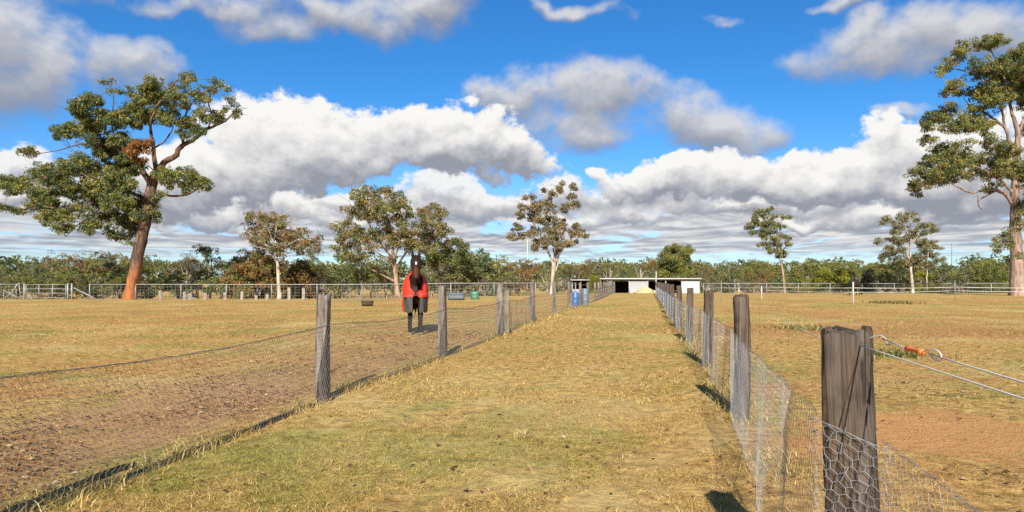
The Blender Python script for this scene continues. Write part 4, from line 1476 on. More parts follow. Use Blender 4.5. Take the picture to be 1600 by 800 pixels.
# --- fence on the right of the lane
RP = [(0.46, -1.95), (1.285, 2.5), (2.385, 7.13), (3.30, 11.54)]
while RP[-1][1] < 76:
    x_, y_ = RP[-1]
    RP.append((x_ + 0.2 * 4.62 + rnd.gauss(0, .03), y_ + 4.62))
fr = thing('netting_fence', (RP[1][0], RP[1][1], H(*RP[1])), 'dark timber post fence with silvery hexagonal netting along the right of the lane', 'fence')
far_dark = [post_mesh('post_far', 0.155, 0.14, 1.28, M_POST_DARK, 100 + k, nh=5) for k in range(3)]
for i, (x_, y_) in enumerate(RP):
    if i <= 4:
        w_, d_ = ((0.168, 0.15) if i == 1 else (0.155, 0.14))
        me = post_mesh('post', w_, d_, 1.262 if i == 1 else 1.27 + rnd.gauss(0, .012), M_POST_DARK, 11 + i, nh=18)
    else:
        me = far_dark[i % 3]
    o = bpy.data.objects.new('post', me)
    COL.objects.link(o)
    o.parent = fr
    o.location = Vector((x_, y_, H(x_, y_))) - fr.location
    tilt = (0.0, R(-2.4)) if i == 1 else (R(rnd.gauss(0, 1.0)), R(rnd.gauss(0, 1.0)))
    o.rotation_euler = (tilt[0], tilt[1], R(-33) if i == 1 else R(-11 + rnd.gauss(0, 6)))
    if i == 1:
        o['label'] = 'nearest dark post with the rope hook and netting stapled across it'
for i in range(len(RP) - 1):
    a_, r_ = ((0.029, 0.0008) if i < 2 else (0.033, 0.0009) if i < 4 else (0.07, 0.0018) if i < 8 else (0.16, 0.005))
    if i == 0:
        net_panel(fr, RP[0], (1.298, 2.375), 0.92, 0.885, M_NET, a_, r_, 0.01, 0.3, 5)
    elif i == 1:
        net_panel(fr, (1.235, 2.52), (2.385, 7.13), 0.955, 0.945, M_NET, a_, r_, 0.10, 1.0, 8)
    else:
        net_panel(fr, RP[i], RP[i + 1], 0.945, 0.945, M_NET, a_, r_, 0.085, 1.0 if i < 5 else 0.4, 12 + i)


def wrap_net():
    """Netting stapled across the front of the nearest post."""
    c = spline(np.array([(1.130, 2.575), (1.144, 2.490), (1.215, 2.436), (1.290, 2.388), (1.306, 2.345)]), 10)
    Ls = seglen(c)

    def pos(s, t):
        x = np.interp(s, Ls, c[:, 0])
        y = np.interp(s, Ls, c[:, 1]) - 0.006 - 0.014 * vnoise(s * 14, t * 5, 3)
        top = 0.945 - 0.07 * np.clip(s / Ls[-1], 0, 1) + 0.012 * np.sin(s * 17)
        return np.stack([x - 0.035 * (top * t - 0.5), y + 0.023 * (top * t - 0.5), H(1.25, 2.45) + top * t], -1)

    mb = MB()
    hexnet(mb, pos, Ls[-1], 0.92, 0.0255, 0.0011)
    ss = np.linspace(0, Ls[-1], 24)
    P_ = pos(ss, np.ones(24))
    wires(mb, P_[:-1], P_[1:], 0.0016)
    for k in range(7):      # loose wire ends
        s0, t0 = np.array([Ls[-1] * rnd.random()]), np.array([0.75 + 0.25 * rnd.random()])
        a0 = pos(s0, t0)
        wires(mb, a0, a0 + np.array([[rnd.gauss(0, .02), -0.012, 0.03 + 0.03 * rnd.random()]]), 0.0014)
    mb.obj('netting', M_NET, fr, loc=-fr.location)
    def front(a, z):        # point on the wide face of the nearest post
        q = a - 0.042 * z
        return (1.285 - .545 * .080 + .839 * q, 2.5 - .839 * .080 - .545 * q, z)

    strand(fr, 'tie_wire', M_RUST, [front(.056, 1.235), front(.030, 1.14), front(-.002, 1.03), front(-.030, 0.92)], 0.0022)


wrap_net()

# --- ropes on the nearest post
e_ = H(RP[0][0], RP[0][1]) + 1.19
rp = thing('spring_gate_rope', (1.36, 2.43, 1.22), 'white electric rope with orange insulated handle hooked on the nearest right post', 'rope')
p0 = np.array((1.312, 2.45, 1.232))
p1 = np.array((0.53, -1.85, 1.235))
u_ = (p1 - p0) / np.linalg.norm(p1 - p0)
hk = spline(np.array([p0 + (-.035, .03, 0.0), p0 + (-.004, -.012, 0.022), p0 + (.010, -.03, 0.012), p0 + (.006, -.05, -0.008), p0 + u_ * 0.09 + (0, 0, -0.003), p0 + u_ * .13]), 6)
strand(rp, 'hook', M_GALV, hk, 0.0022, 6)
s0, s1 = 0.275, 0.385
strand(rp, 'hook_shank', M_GALV, [p0 + u_ * 0.05 + (0, 0, .012), p0 + u_ * s0], 0.0022, 6)
mb = MB()
hp = [p0 + u_ * q for q in (s0 - .012, s0 - .004, s0, s0 + .02, s0 + .05, s1 - .02, s1, s1 + .004)]
tube(mb, hp, [0.005, 0.007, 0.0105, 0.0072, 0.008, 0.0072, 0.0098, 0.005], 12)
mb.obj('handle', M_ORANGE, rp, loc=-rp.location, smooth=True)
lp = [p0 + u_ * (s1 + q) + np.array((0, 0, z)) for q, z in ((0, 0), (.05, .013), (.10, .016), (.135, .004), (.12, -.014), (.08, -.010), (.06, .0))]
strand(rp, 'end_loop', M_ROPE, spline(np.array(lp), 6), 0.0022, 6)
strand(rp, 'rope', M_ROPE, hang(p0 + u_ * (s1 + .05), p1, 0.025, 20), 0.0023, 6)
r2 = thing('white_rope', (1.30, 2.37, 1.21), 'plain white rope without handle running right from the nearest post', 'rope')
strand(r2, 'rope', M_ROPE, hang((1.240, 2.432, 1.218), (0.50, -1.88, 1.19), 0.012, 20), 0.0022, 6)
r3 = thing('slack_electric_rope', (1.33, 2.58, 1.16), 'slack pale rope trailing from behind the nearest post across the right paddock', 'rope')
strand(r3, 'rope', M_ROPE, hang((1.31, 2.58, 1.17), tuple(at(1190, 450, 51.5)), .48, 60), .0022, 5)

# --- fence on the left of the lane
LP = [(-3.23, 3.25)]
for px_, py_ in ((505, 628), (692, 557), (782, 523), (833, 502), (866, 491), (889, 484)):
    q = ground_at(px_, py_)
    LP.append((q.x, q.y))
while LP[-1][1] < 78:
    x_, y_ = LP[-1]
    st = 5.0 if y_ < 45 else 3.2
    LP.append((x_ + .2 * st + rnd.gauss(0, .05), y_ + st))
fl_ = thing('grey_post_fence', (LP[1][0], LP[1][1], H(*LP[1])), 'grey timber post fence with thin dark netting along the left of the lane', 'fence')
far_grey = [post_mesh('post_far', 0.14, 0.13, 1.3, M_POST_GREY, 140 + k, nh=5) for k in range(3)]
HTS = [1.3, 1.31, 1.33, 1.37, 1.38, 1.36, 1.36]
for i, (x_, y_) in enumerate(LP):
    me = post_mesh('post', 0.145 if i != 3 else 0.17, 0.135, HTS[i], M_POST_GREY, 51 + i, nh=16) if i <= 6 else far_grey[i % 3]
    o = bpy.data.objects.new('post', me)
    COL.objects.link(o)
    o.parent = fl_
    o.location = Vector((x_, y_, H(x_, y_))) - fl_.location
    o.rotation_euler = (R(rnd.gauss(0, .8)), R(rnd.gauss(0, .8)), R(-12 + rnd.gauss(0, 5)))
    if i == 3:
        me2 = post_mesh('post', 0.13, 0.13, 1.18, M_POST_GREY, 91, nh=12)
        o = bpy.data.objects.new('stay_post', me2)
        COL.objects.link(o)
        o.parent = fl_
        o.location = Vector((x_ + .17, y_ + .25, H(x_, y_))) - fl_.location
for i in range(len(LP) - 1):
    a_, r_ = ((0.033, 0.0020) if i < 2 else (0.042, 0.0022) if i < 4 else (0.10, 0.0022) if i < 8 else (0.2, 0.005))
    net_panel(fl_, LP[i], LP[i + 1], 0.91, 0.90, M_NET_OLD, a_, r_, -0.085, 0.25, 60 + i, sag=0.06)
    if i > 0:
        z_ = 1.22
        strand(fl_, 'top_wire', M_GALV, hang((LP[i][0] - .1, LP[i][1], H(*LP[i]) + z_), (LP[i + 1][0] - .1, LP[i + 1][1], H(*LP[i + 1]) + z_), 0.03, 8), 0.0026 + 0.00012 * LP[i][1], 4)


# ------------------------------------------------------------------ perimeter rail fences
def rail_fence(name, label, line, hgt, rails, post_r, step, mats, mesh_r=0.004, mids=5):
    """line = [(x, y), ...]; posts, pipe rails and a plain wire mesh between."""
    P_ = np.array(line, float)
    L = np.concatenate([[0], np.cumsum(np.linalg.norm(np.diff(P_, axis=0), axis=1))])
    n = max(2, int(L[-1] / step))
    ss = np.linspace(0, L[-1], n + 1)
    xs, ys = np.interp(ss, L, P_[:, 0]), np.interp(ss, L, P_[:, 1])
    zs = ground_h(xs, ys)
    root = thing(name, (xs[0], ys[0], zs[0]), label, 'fence')
    mb = MB()
    tube(mb, [(0, 0, -.3), (0, 0, hgt * .5), (0, 0, hgt + .06)], post_r, 8)
    me = mb.mesh('post', mats[0])
    for x, y, z in zip(xs, ys, zs):
        o = bpy.data.objects.new('post', me)
        COL.objects.link(o)
        o.parent = root
        o.location = Vector((x, y, z)) - root.location
    for zr, rr in rails:
        strand(root, 'rail', mats[1], np.stack([xs, ys, zs + zr], -1), rr, 6)
    mb = MB()
    for k in range(mids):
        z_ = hgt * (k + 0.3) / (mids + .2)
        p = np.stack([xs, ys, zs + z_], -1)
        wires(mb, p[:-1], p[1:], mesh_r)
    fs = np.linspace(0, L[-1], int(L[-1] / 0.30))
    fx, fy = np.interp(fs, L, P_[:, 0]), np.interp(fs, L, P_[:, 1])
    fz = ground_h(fx, fy)
    wires(mb, np.stack([fx, fy, fz], -1), np.stack([fx, fy, fz + hgt], -1), mesh_r * 0.9)
    o = mb.obj('wire_mesh', M_GALV, root, loc=-root.location)
    return root


rail_fence('paddock_rail_fence', 'grey pipe-rail wire fence along the far side of the left paddock', [(-33.4, 54), (-18, 54.5), (-2, 56), (5.4, 58)], 1.2, [(1.2, .035)], .04, 3.3, (M_STEEL, M_STEEL))
rail_fence('paddock_rail_fence', 'pale two-rail wire fence along the far side of the right paddock', [(23, 82), (45, 81), (68, 80), (90, 79)], 1.15, [(1.15, .045), (0.62, .03)], .045, 3.6, (M_STEEL, M_STEEL))
rail_fence('corner_rail_fence', 'plain pipe-railed wire fence left of the galvanised gate, past the crossed brace', [(-60, 55), (-39.2, 54)], 1.2, [(1.2, .03)], .04, 3.3, (M_STEEL, M_STEEL))


def gate():
    gx0, gx1, gy = (38 - 800) / F * 54, (106 - 800) / F * 54, 54.0
    z = H(-36, gy)
    root = thing('field_gate', (gx0, gy, z), 'galvanised field gate with upright bars at the far left', 'gate')
    for x in (gx0, gx1, gx1 + .32):
        o = strand(root, 'gate_post', M_STEEL, [(x, gy, z - .3), (x, gy, z + .6), (x, gy, z + 1.28)], .07, 8)
    w_ = gx1 - gx0 - .16
    for q in (0.15, 0.5, 0.85, 1.18):
        strand(root, 'rail', M_STEEL, [(gx0 + .08, gy, z + q), ((gx0 + gx1) / 2, gy, z + q), (gx1 - .08, gy, z + q)], .028, 6)
    for f_ in (0.02, .33, .66, .98):
        x = gx0 + .08 + w_ * f_
        strand(root, 'upright', M_STEEL, [(x, gy - .004, z + .12), (x, gy - .004, z + .6), (x, gy - .004, z + 1.2)], .035, 6)
    b = thing('fence_brace', (gx1 + .5, gy, z), 'sloping timber brace leaning right from the galvanised gate post', 'brace')
    mb = MB()
    tube(mb, [(0, -.05, .92), (.95, -.05, .45), (1.95, -.05, -.04)], .05, 7)
    mb.obj('pole', M_STEEL, b)
    b = thing('strainer_brace', ((22 - 800) / F * 54, gy, z), 'crossed pipe strainer brace left of the galvanised gate', 'brace')
    for p_ in ([(-.75, -.1, -.02), (0, -.1, .68), (.42, -.1, 1.32)], [(.42, -.06, 1.32), (.5, -.06, .7), (.6, -.06, -.05)], [(-.75, -.14, .75), (0, -.14, .36), (.55, -.14, .1)]):
        mb = MB()
        tube(mb, p_, .04, 7)
        mb.obj('pole', M_STEEL, b)


gate()


def short_posts():
    me = post_mesh('timber_stub', .22, .2, .72, M_WOODPALE, 33, nh=4)
    what = ['first short pale post right of the large gum trunk', 'taller of two close short pale posts right of the large gum', 'lower of two close short pale posts right of the large gum',
            'short pale post midway between large gum and rust-brown bush', 'short pale post in front of the left edge of the rust-brown bush', 'short pale post in front of the middle of the rust-brown bush',
            'lowest pale stub left of the sparse gum trunk', 'low pale stub nearest the sparse gum trunk on its left', 'tall pale timber post just right of the sparse gum trunk', 'tall pale timber post left of the nearest grey fence post']
    for (px_, h_), lab in zip(((252, 1.0), (289, .85), (297, .7), (321, .75), (352, .8), (378, .9), (400, .5), (418, .62), (452, 1.3), (474, 1.25)), what):
        Y = 52.6 + rnd.random() * .8
        X = (px_ - 800) / F * Y
        o = bpy.data.objects.new('short_timber_post', me)
        COL.objects.link(o)
        o.location = (X, Y, H(X, Y))
        o.rotation_euler = (R(rnd.gauss(0, 4)), R(rnd.gauss(0, 4)), rnd.random())
        o.scale = (1, 1, h_)
        tag(o, lab, 'post', 'short posts along the left rail fence')


M_WOODPALE = wood_mat('pale_dry_timber', (0.16, 0.125, 0.095), (0.36, 0.30, 0.235), (0.42, 0.39, 0.35), 0.5)
short_posts()


def tape_fence():
    pts = [ground_at(*q) for q in ((1127, 470), (1190, 468), (1333, 475), (1492, 470), (1660, 472))]
    tops = (1.42, 1.02, 1.34, 1.45, 1.3)
    root = thing('electric_tape_fence', pts[0], 'white electric tape fence on thin posts across the right paddock', 'fence')
    for i, (p, h_) in enumerate(zip(pts, tops)):
        mb = MB()
        w_ = .045 if i in (1, 2) else .028
        tube(mb, [(p.x, p.y, p.z - .2), (p.x, p.y, p.z + h_ / 2), (p.x, p.y, p.z + h_)], w_, 6)
        o = mb.obj('post', M_STEEL if i == 3 else M_WHITE if i else M_STEEL, root, loc=-root.location)
    for zr in (.72, .98):
        for a, b in zip(pts[1:-1], pts[2:]):
            strand(root, 'tape', M_ROPE, hang((a.x, a.y - .05, a.z + zr), (b.x, b.y - .05, b.z + zr), .05, 10), .014, 4)


tape_fence()


# ------------------------------------------------------------------ poles
def pole(name, px_, base, top, label, r, mat, Y=None, arm=False):
    b = ground_at(px_, base) if Y is None else Vector(((px_ - 800) / F * Y, Y, H((px_ - 800) / F * Y, Y)))
    hgt = EYE + (HY - top) / F * b.y - b.z
    root = thing(name, b, label, 'pole')
    mb = MB()
    tube(mb, [(0, 0, -.5), (0, 0, hgt * .5), (.02, 0, hgt)], [r, r * .9, r * .75], 9)
    mb.obj('shaft', mat, root, smooth=True)
    mb = MB()
    tube(mb, [(0.02, 0, hgt), (.02, 0, hgt + .06)], [r * .95, r * .6], 9)
    mb.obj('cap', M_STEEL, root, smooth=True)


M_CREAM = simple_mat('cream_painted_pole', (0.62, 0.56, 0.44), 0.7, 0, 0.12, 3)
pole('pale_pole', 824, 458, 374, 'tall pale cream pole left of the white-trunked gum', .17, M_CREAM)
pole('grey_timber_pole', 1487, 457, 380, 'tall grey timber pole left of the tallest right-hand gum', .19, M_POST_GREY)
pole('thin_white_post', 1025, 458, 424, 'thin white steel post in front of the long shed', .07, M_WHITE)
pole('grey_timber_pole', 1468, 458, 436, 'short leaning grey stake near the tall grey timber pole', .05, M_WOODPALE) if False else None


# ------------------------------------------------------------------ sheds, sand, tubs
def cladding(mb, x0, x1, y, z0, z1, pitch=0.24, depth=0.03):
    n = max(2, int((x1 - x0) / pitch))
    xs, ys = [], []
    for k in range(n):
        a = x0 + (x1 - x0) * k / n
        w = (x1 - x0) / n
        xs += [a, a + w * .62, a + w * .70, a + w * .92]
        ys += [0, 0, -depth, -depth]
    xs.append(x1)
    ys.append(0)
    xs, ys = np.array(xs), np.array(ys) + y
    m = len(xs)
    lo = np.stack([xs, ys, np.full(m, z0)], -1)
    hi = np.stack([xs, ys, np.full(m, z1)], -1)
    v = np.concatenate([lo, hi, lo + (0, .04, 0), hi + (0, .04, 0)])
    i = np.arange(m - 1)
    q = np.stack([i, i + 1, m + i + 1, m + i], -1)
    q2 = np.stack([2 * m + i + 1, 2 * m + i, 3 * m + i, 3 * m + i + 1], -1)
    q3 = np.stack([m + i, m + i + 1, 3 * m + i + 1, 3 * m + i], -1)
    mb.add(v, np.concatenate([q, q2, q3]))


def shed():
    Y = 110.0
    fx = lambda px_: (px_ - 800) / F * Y
    x0, x1 = fx(936), fx(1093)
    z = min(H(x0, Y), H(x1, Y)) - .05
    zr = EYE + (HY - 434.5) / F * Y
    hgt = zr - z
    dep = 9.0
    root = thing('long_shed', (x0, Y, z), 'long low pale steel shed with dark open bays at the end of the lane', 'shed')
    def ob(mb, name, mat, lab=None):
        o = mb.obj(name, mat, root, loc=-root.location)
        if lab:
            o['label'] = lab
    for a, b, mt, lab in ((983, 1012, M_SHED, None), (1065, 1093, M_SHEDW, 'white end wall panel')):
        mb = MB()
        cladding(mb, fx(a), fx(b), Y, z, zr - .28)
        ob(mb, 'wall_panel', mt, lab)
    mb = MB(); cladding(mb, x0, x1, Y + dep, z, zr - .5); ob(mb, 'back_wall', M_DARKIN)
    for x in (x0 + .06, x1 - .06):
        mb = MB(); box(mb, (x, Y + dep / 2 + .03, z + hgt / 2 - .24), (.06, dep - .12, hgt - .5)); ob(mb, 'end_wall', M_SHED)
    mb = MB()
    # skillion roof sheet with ribs
    n = 36
    for k in range(n):
        xa = x0 - .25 + (x1 - x0 + .5) * k / n
        xb = x0 - .25 + (x1 - x0 + .5) * (k + 1) / n
        v = np.array([[xa, Y - .5, zr], [xb, Y - .5, zr], [xb, Y + dep + .2, zr - .32], [xa, Y + dep + .2, zr - .32]])
        v2 = v - (0, 0, .08)
        mb.add(np.concatenate([v, v2]), np.array([[0, 1, 2, 3], [7, 6, 5, 4], [0, 4, 5, 1], [2, 6, 7, 3]]))
        box(mb, (xa + .05, Y + dep / 2 - .15, zr - .12), (.06, .04, .04)) if False else None
    ob(mb, 'roof', M_ROOF)
    mb = MB(); box(mb, ((x0 + x1) / 2, Y - .52, zr - .10), (x1 - x0 + .5, .1, .2)); ob(mb, 'gutter', M_SHEDW)
    for px_ in (938, 953.5, 983, 1012, 1040, 1065):
        mb = MB(); box(mb, (fx(px_), Y - .06, z + hgt / 2 - .14), (.16, .14, hgt - .3)); ob(mb, 'post', M_SHED)
    for zz in (.55, .95):
        mb = MB(); box(mb, ((fx(1012) + fx(1065)) / 2, Y - .16, z + zz), (fx(1065) - fx(1012) - .2, .05, .07)); ob(mb, 'bay_rail', M_STEEL)
    # small dark shelter left of the shed
    Y2 = 104.0
    fx2 = lambda px_: (px_ - 800) / F * Y2
    xa, xb = fx2(894), fx2(921)
    z2 = H((xa + xb) / 2, Y2) - .05
    zt = EYE + (HY - 437.5) / F * Y2
    r2_ = thing('small_shelter', (xa, Y2, z2), 'small dark-fronted shelter left of the long shed', 'shelter')
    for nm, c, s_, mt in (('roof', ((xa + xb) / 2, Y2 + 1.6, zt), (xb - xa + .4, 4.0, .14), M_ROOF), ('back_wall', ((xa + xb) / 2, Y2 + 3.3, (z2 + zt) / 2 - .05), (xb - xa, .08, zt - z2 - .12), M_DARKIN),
                          ('side_wall', (xa + .05, Y2 + 1.65, (z2 + zt) / 2 - .05), (.08, 3.1, zt - z2 - .12), M_SHED), ('side_wall', (xb - .05, Y2 + 1.65, (z2 + zt) / 2 - .05), (.08, 3.1, zt - z2 - .12), M_SHED),
                          ('post', ((xa + xb) / 2, Y2 + .04, (z2 + zt) / 2 - .05), (.14, .12, zt - z2 - .12), M_STEEL), ('front_panel', ((xa + xb) / 2, Y2 + .15, z2 + .5), (xb - xa - .2, .06, 1.0), M_SHED)):
        mb = MB(); box(mb, c, s_); mb.obj(nm, mt, r2_, loc=-r2_.location)


shed()


def mound(name, p, rx, ry, h, mat, label, cat):
    n, m = 14, 40
    v, f = [], []
    for i in range(n + 1):
        t = i / n
        for j in range(m):
            a = 2 * math.pi * j / m
            k = 1 + .12 * math.sin(3 * a + 1) + .06 * rnd.gauss(0, 1)
            z = h * (1 - t) ** 1.15 * (1 + .12 * rnd.gauss(0, 1)) if i < n else -.1
            v.append((p.x + rx * t * k * math.cos(a), p.y + ry * t * k * math.sin(a), p.z + z))
    for i in range(n):
        for j in range(m):
            f.append((i * m + j, (i + 1) * m + j, (i + 1) * m + (j + 1) % m, i * m + (j + 1) % m))
    mb = MB()
    mb.add(np.array(v) - np.array(p), np.array(f))
    o = mb.obj(name, mat, smooth=True, loc=p)
    tag(o, label, cat)


Ys = 84.0
mound('sand_pile', Vector(((1009 - 800) / F * Ys, Ys, H(16.5, Ys) - .05)), 1.75, 1.6, .82, M_SAND, 'heap of pale yellow sand at the end of the lane', 'sand pile')


def lathe(mb, prof, n=20, c=(0, 0, 0)):
    v, f = [], []
    for r_, z_ in prof:
        for j in range(n):
            a = 2 * math.pi * j / n
            v.append((c[0] + r_ * math.cos(a), c[1] + r_ * math.sin(a), c[2] + z_))
    for i in range(len(prof) - 1):
        for j in range(n):
            f.append((i * n + j, i * n + (j + 1) % n, (i + 1) * n + (j + 1) % n, (i + 1) * n + j))
    mb.add(np.array(v), np.array(f))


def drum(name, p, r_, h_, mat, label):
    root = thing(name, p, label, 'drum')
    mb = MB()
    lathe(mb, [(.01, 0), (r_ * .95, 0), (r_, .03), (r_, h_ * .31), (r_ * 1.04, h_ * .33), (r_, h_ * .35), (r_, h_ * .64), (r_ * 1.04, h_ * .66), (r_, h_ * .68), (r_, h_ - .03), (r_ * .95, h_ - .005)])
    mb.obj('body', mat, root, smooth=True)
    mb = MB()
    lathe(mb, [(r_ * .95, h_ - .005), (r_ * .9, h_ - .04), (.05, h_ - .035), (.04, h_ - .01), (.005, h_ - .01)])
    mb.obj('lid', mat, root, smooth=True)


def tub(name, p, a, b, h_, mat, label, cat, rz=0):
    """Oval open tub with wall thickness and rim."""
    root = thing(name, p, label, cat, rz=rz)
    n = 28
    prof = [(.86, .02), (.92, .0), (.97, h_ * .5), (1.0, h_ - .05), (1.07, h_ - .04), (1.07, h_), (.97, h_), (.93, h_ * .4), (.8, .06), (.02, .06)]
    v, f = [], []
    for k, z_ in prof:
        for j in range(n):
            t = 2 * math.pi * j / n
            v.append((a * k * abs(math.cos(t)) ** .6 * (1 if math.cos(t) > 0 else -1), b * k * abs(math.sin(t)) ** .6 * (1 if math.sin(t) > 0 else -1), z_))
    for i in range(len(prof) - 1):
        for j in range(n):
            f.append((i * n + j, i * n + (j + 1) % n, (i + 1) * n + (j + 1) % n, (i + 1) * n + j))
    mb = MB()
    mb.add(np.array(v), np.array(f))
    mb.obj('basin', mat, root, smooth=True)
    mb = MB()
    tube(mb, [(a * 1.02, -.12, h_ * .7), (a * 1.14, -.06, h_ * .62), (a * 1.14, .06, h_ * .62), (a * 1.02, .12, h_ * .7)], .015, 6)
    mb.obj('handle', mat, root)


q = ground_at(713, 469)
tub('water_trough', q, .64, .35, .52, M_BLUEGREY, 'blue-grey water trough beyond the second left fence post', 'trough')
q = ground_at(742, 468)
drum('green_drum', q, .32, .62, M_GREEN, 'faded green drum right of the blue-grey water trough')
q = ground_at(574, 478)
tub('feed_tub', q, .33, .24, .30, M_BROWN, 'low dark brown feed tub on the grass left of the red-rugged horse', 'feed tub', .3)
q = ground_at(899, 479.5)
drum('blue_drum', q, .19, .80, M_BLUE, 'bright blue drum behind the posts of the left fence')
q = ground_at(914, 477)
drum('grey_drum', q, .21, .98, M_BLUEGREY, 'tall grey-blue drum beside the bright blue drum')


# ------------------------------------------------------------------ tufts and weeds
def tuft(name, p, n, ln, wd, pal, label, cat, spread=.06, lean=.75, kind=None):
    mb = MB()
    th = rng.random(n) * 6.283
    lean_ = lean * rng.random(n) ** .6
    x = rng.normal(0, spread, n)
    y = rng.normal(0, spread, n)
    b = np.stack([x, y, np.full(n, -.01)], -1)
    up = np.stack([np.cos(th) * lean_, np.sin(th) * lean_, np.sqrt(1 - lean_ ** 2)], -1)
    ll = ln * (.5 + .7 * rng.random(n))
    sd = np.stack([-np.sin(th), np.cos(th), 0 * th], -1) * wd / 2
    m_ = b + up * (ll * .55)[:, None]
    t_ = b + up * ll[:, None] + np.stack([np.cos(th), np.sin(th), -1.2 + 0 * th], -1) * (ll * .22)[:, None]
    v = np.stack([b - sd, b + sd, m_ + sd, m_ - sd, t_], 1).reshape(-1, 3)
    pal = np.array(pal)
    c = np.repeat(pal[rng.integers(0, len(pal), n)] * (.75 + .5 * rng.random((n, 1))), 5, 0)
    mb.add(v, [], c)
    o_ = np.arange(n)[:, None] * 5
    mb.f += [o_ + np.array([[0, 1, 2, 3]]), o_ + np.array([[3, 2, 4]])]
    mb.mi += [np.zeros(n, int), np.zeros(n, int)]
    o = mb.obj(name, M_LEAF, color=True, loc=p)
    tag(o, label, cat, None, kind)


tuft('dry_grass_tuft', ground_at(816, 688), 130, .15, .006, [[.62, .50, .24], [.55, .42, .18], [.5, .36, .14]], 'pale straw grass tuft standing in the middle of the lane', 'grass tuft', .035)
tuft('dry_grass_tuft', ground_at(1002, 632), 60, .09, .006, [[.62, .50, .24], [.55, .42, .18]], 'small pale straw tuft near the right side of the lane', 'grass tuft', .03)
tuft('green_weed_clump', ground_at(1400, 556), 300, .20, .02, [[.13, .15, .04], [.19, .20, .06], [.32, .26, .10]], 'green weed clump on the bare soil just beyond the orange handle', 'weeds', .30, kind='stuff')
tuft('green_weed_clump', ground_at(1252, 514), 200, .22, .03, [[.15, .17, .05], [.24, .22, .07], [.36, .28, .11]], 'green weed clump under the slack rope in the right paddock', 'weeds', .42, kind='stuff')
tuft('dry_weed_patch', ground_at(1392, 474), 300, .30, .05, [[.15, .14, .05], [.22, .17, .07], [.30, .23, .10]], 'low dark weed patch between the electric tape posts', 'weeds', .7, 1.0, kind='stuff')


# ------------------------------------------------------------------ horses
def horse_body(mb, neck, head, seed_pose=0):
    """Closed tapered pieces that the remesh joins into one skin. Horse faces -Y, hooves on z = 0."""
    X = (1, 0, 0)

    def piece(pts, w, h_, n=14):
        # w half widths along X, h_ half heights
        arr = np.concatenate([np.array(pts, float), np.array(w)[:, None], np.array(h_)[:, None]], 1)
        sp = spline(arr, 5)
        t = np.gradient(sp[:, :3], axis=0)
        t /= np.linalg.norm(t, axis=1)[:, None]
        u = np.tile(np.array([1.0, 0, 0]), (len(sp), 1))
        u -= t * (u * t).sum(1)[:, None]
        u /= np.linalg.norm(u, axis=1)[:, None]
        v_ = np.cross(t, u)
        a = np.arange(n) / n * 2 * np.pi
        ring = sp[:, None, :3] + (sp[:, 3:4] * np.cos(a))[..., None] * u[:, None] + (sp[:, 4:5] * np.sin(a))[..., None] * v_[:, None]
        m_ = len(sp)
        vv = np.concatenate([ring.reshape(-1, 3), sp[:1, :3], sp[-1:, :3]])
        f = []
        for i in range(m_ - 1):
            for j in range(n):
                f.append((i * n + j, i * n + (j + 1) % n, (i + 1) * n + (j + 1) % n, (i + 1) * n + j))
        for j in range(n):
            f.append((m_ * n, (j + 1) % n, j))
            f.append((m_ * n + 1, (m_ - 1) * n + j, (m_ - 1) * n + (j + 1) % n))
        mb.add(vv, f)

    # trunk: chest to rump
    piece([(0, -.60, 1.22), (0, -.52, 1.20), (0, -.30, 1.20), (0, 0, 1.18), (0, .40, 1.20), (0, .75, 1.28), (0, 1.0, 1.26), (0, 1.1, 1.22)],
          [.10, .21, .27, .30, .31, .28, .22, .08], [.14, .27, .36, .36, .34, .29, .22, .08])
    piece([(0, -.22, 1.44), (0, -.05, 1.50), (0, .2, 1.46)], [.10, .10, .12], [.12, .10, .10])   # withers
    for sx in (-1, 1):
        # shoulder + front leg
        piece([(.15 * sx, -.42, 1.22), (.175 * sx, -.44, 1.0), (.155 * sx, -.42, .82), (.14 * sx, -.41, .62), (.14 * sx, -.42, .52), (.14 * sx, -.42, .46), (.14 * sx, -.42, .24), (.14 * sx, -.42, .17), (.14 * sx, -.46, .09), (.14 * sx, -.48, .05), (.14 * sx, -.485, .0)],
              [.10, .12, .098, .066, .072, .060, .046, .058, .052, .066, .076], [.16, .16, .12, .075, .074, .062, .050, .062, .056, .074, .088])
        # hind leg: stifle high and forward, hock back
        piece([(.14 * sx, .82, 1.22), (.19 * sx, .78, 1.02), (.175 * sx, .74, .86), (.155 * sx, .86, .68), (.145 * sx, .95, .56), (.145 * sx, .96, .50), (.145 * sx, .93, .28), (.145 * sx, .92, .17), (.145 * sx, .88, .09), (.145 * sx, .86, .04), (.145 * sx, .85, .0)],
              [.14, .16, .13, .09, .074, .066, .054, .062, .058, .070, .076], [.20, .20, .16, .11, .085, .074, .058, .064, .060, .076, .084])
    piece(*neck)
    piece(*head)


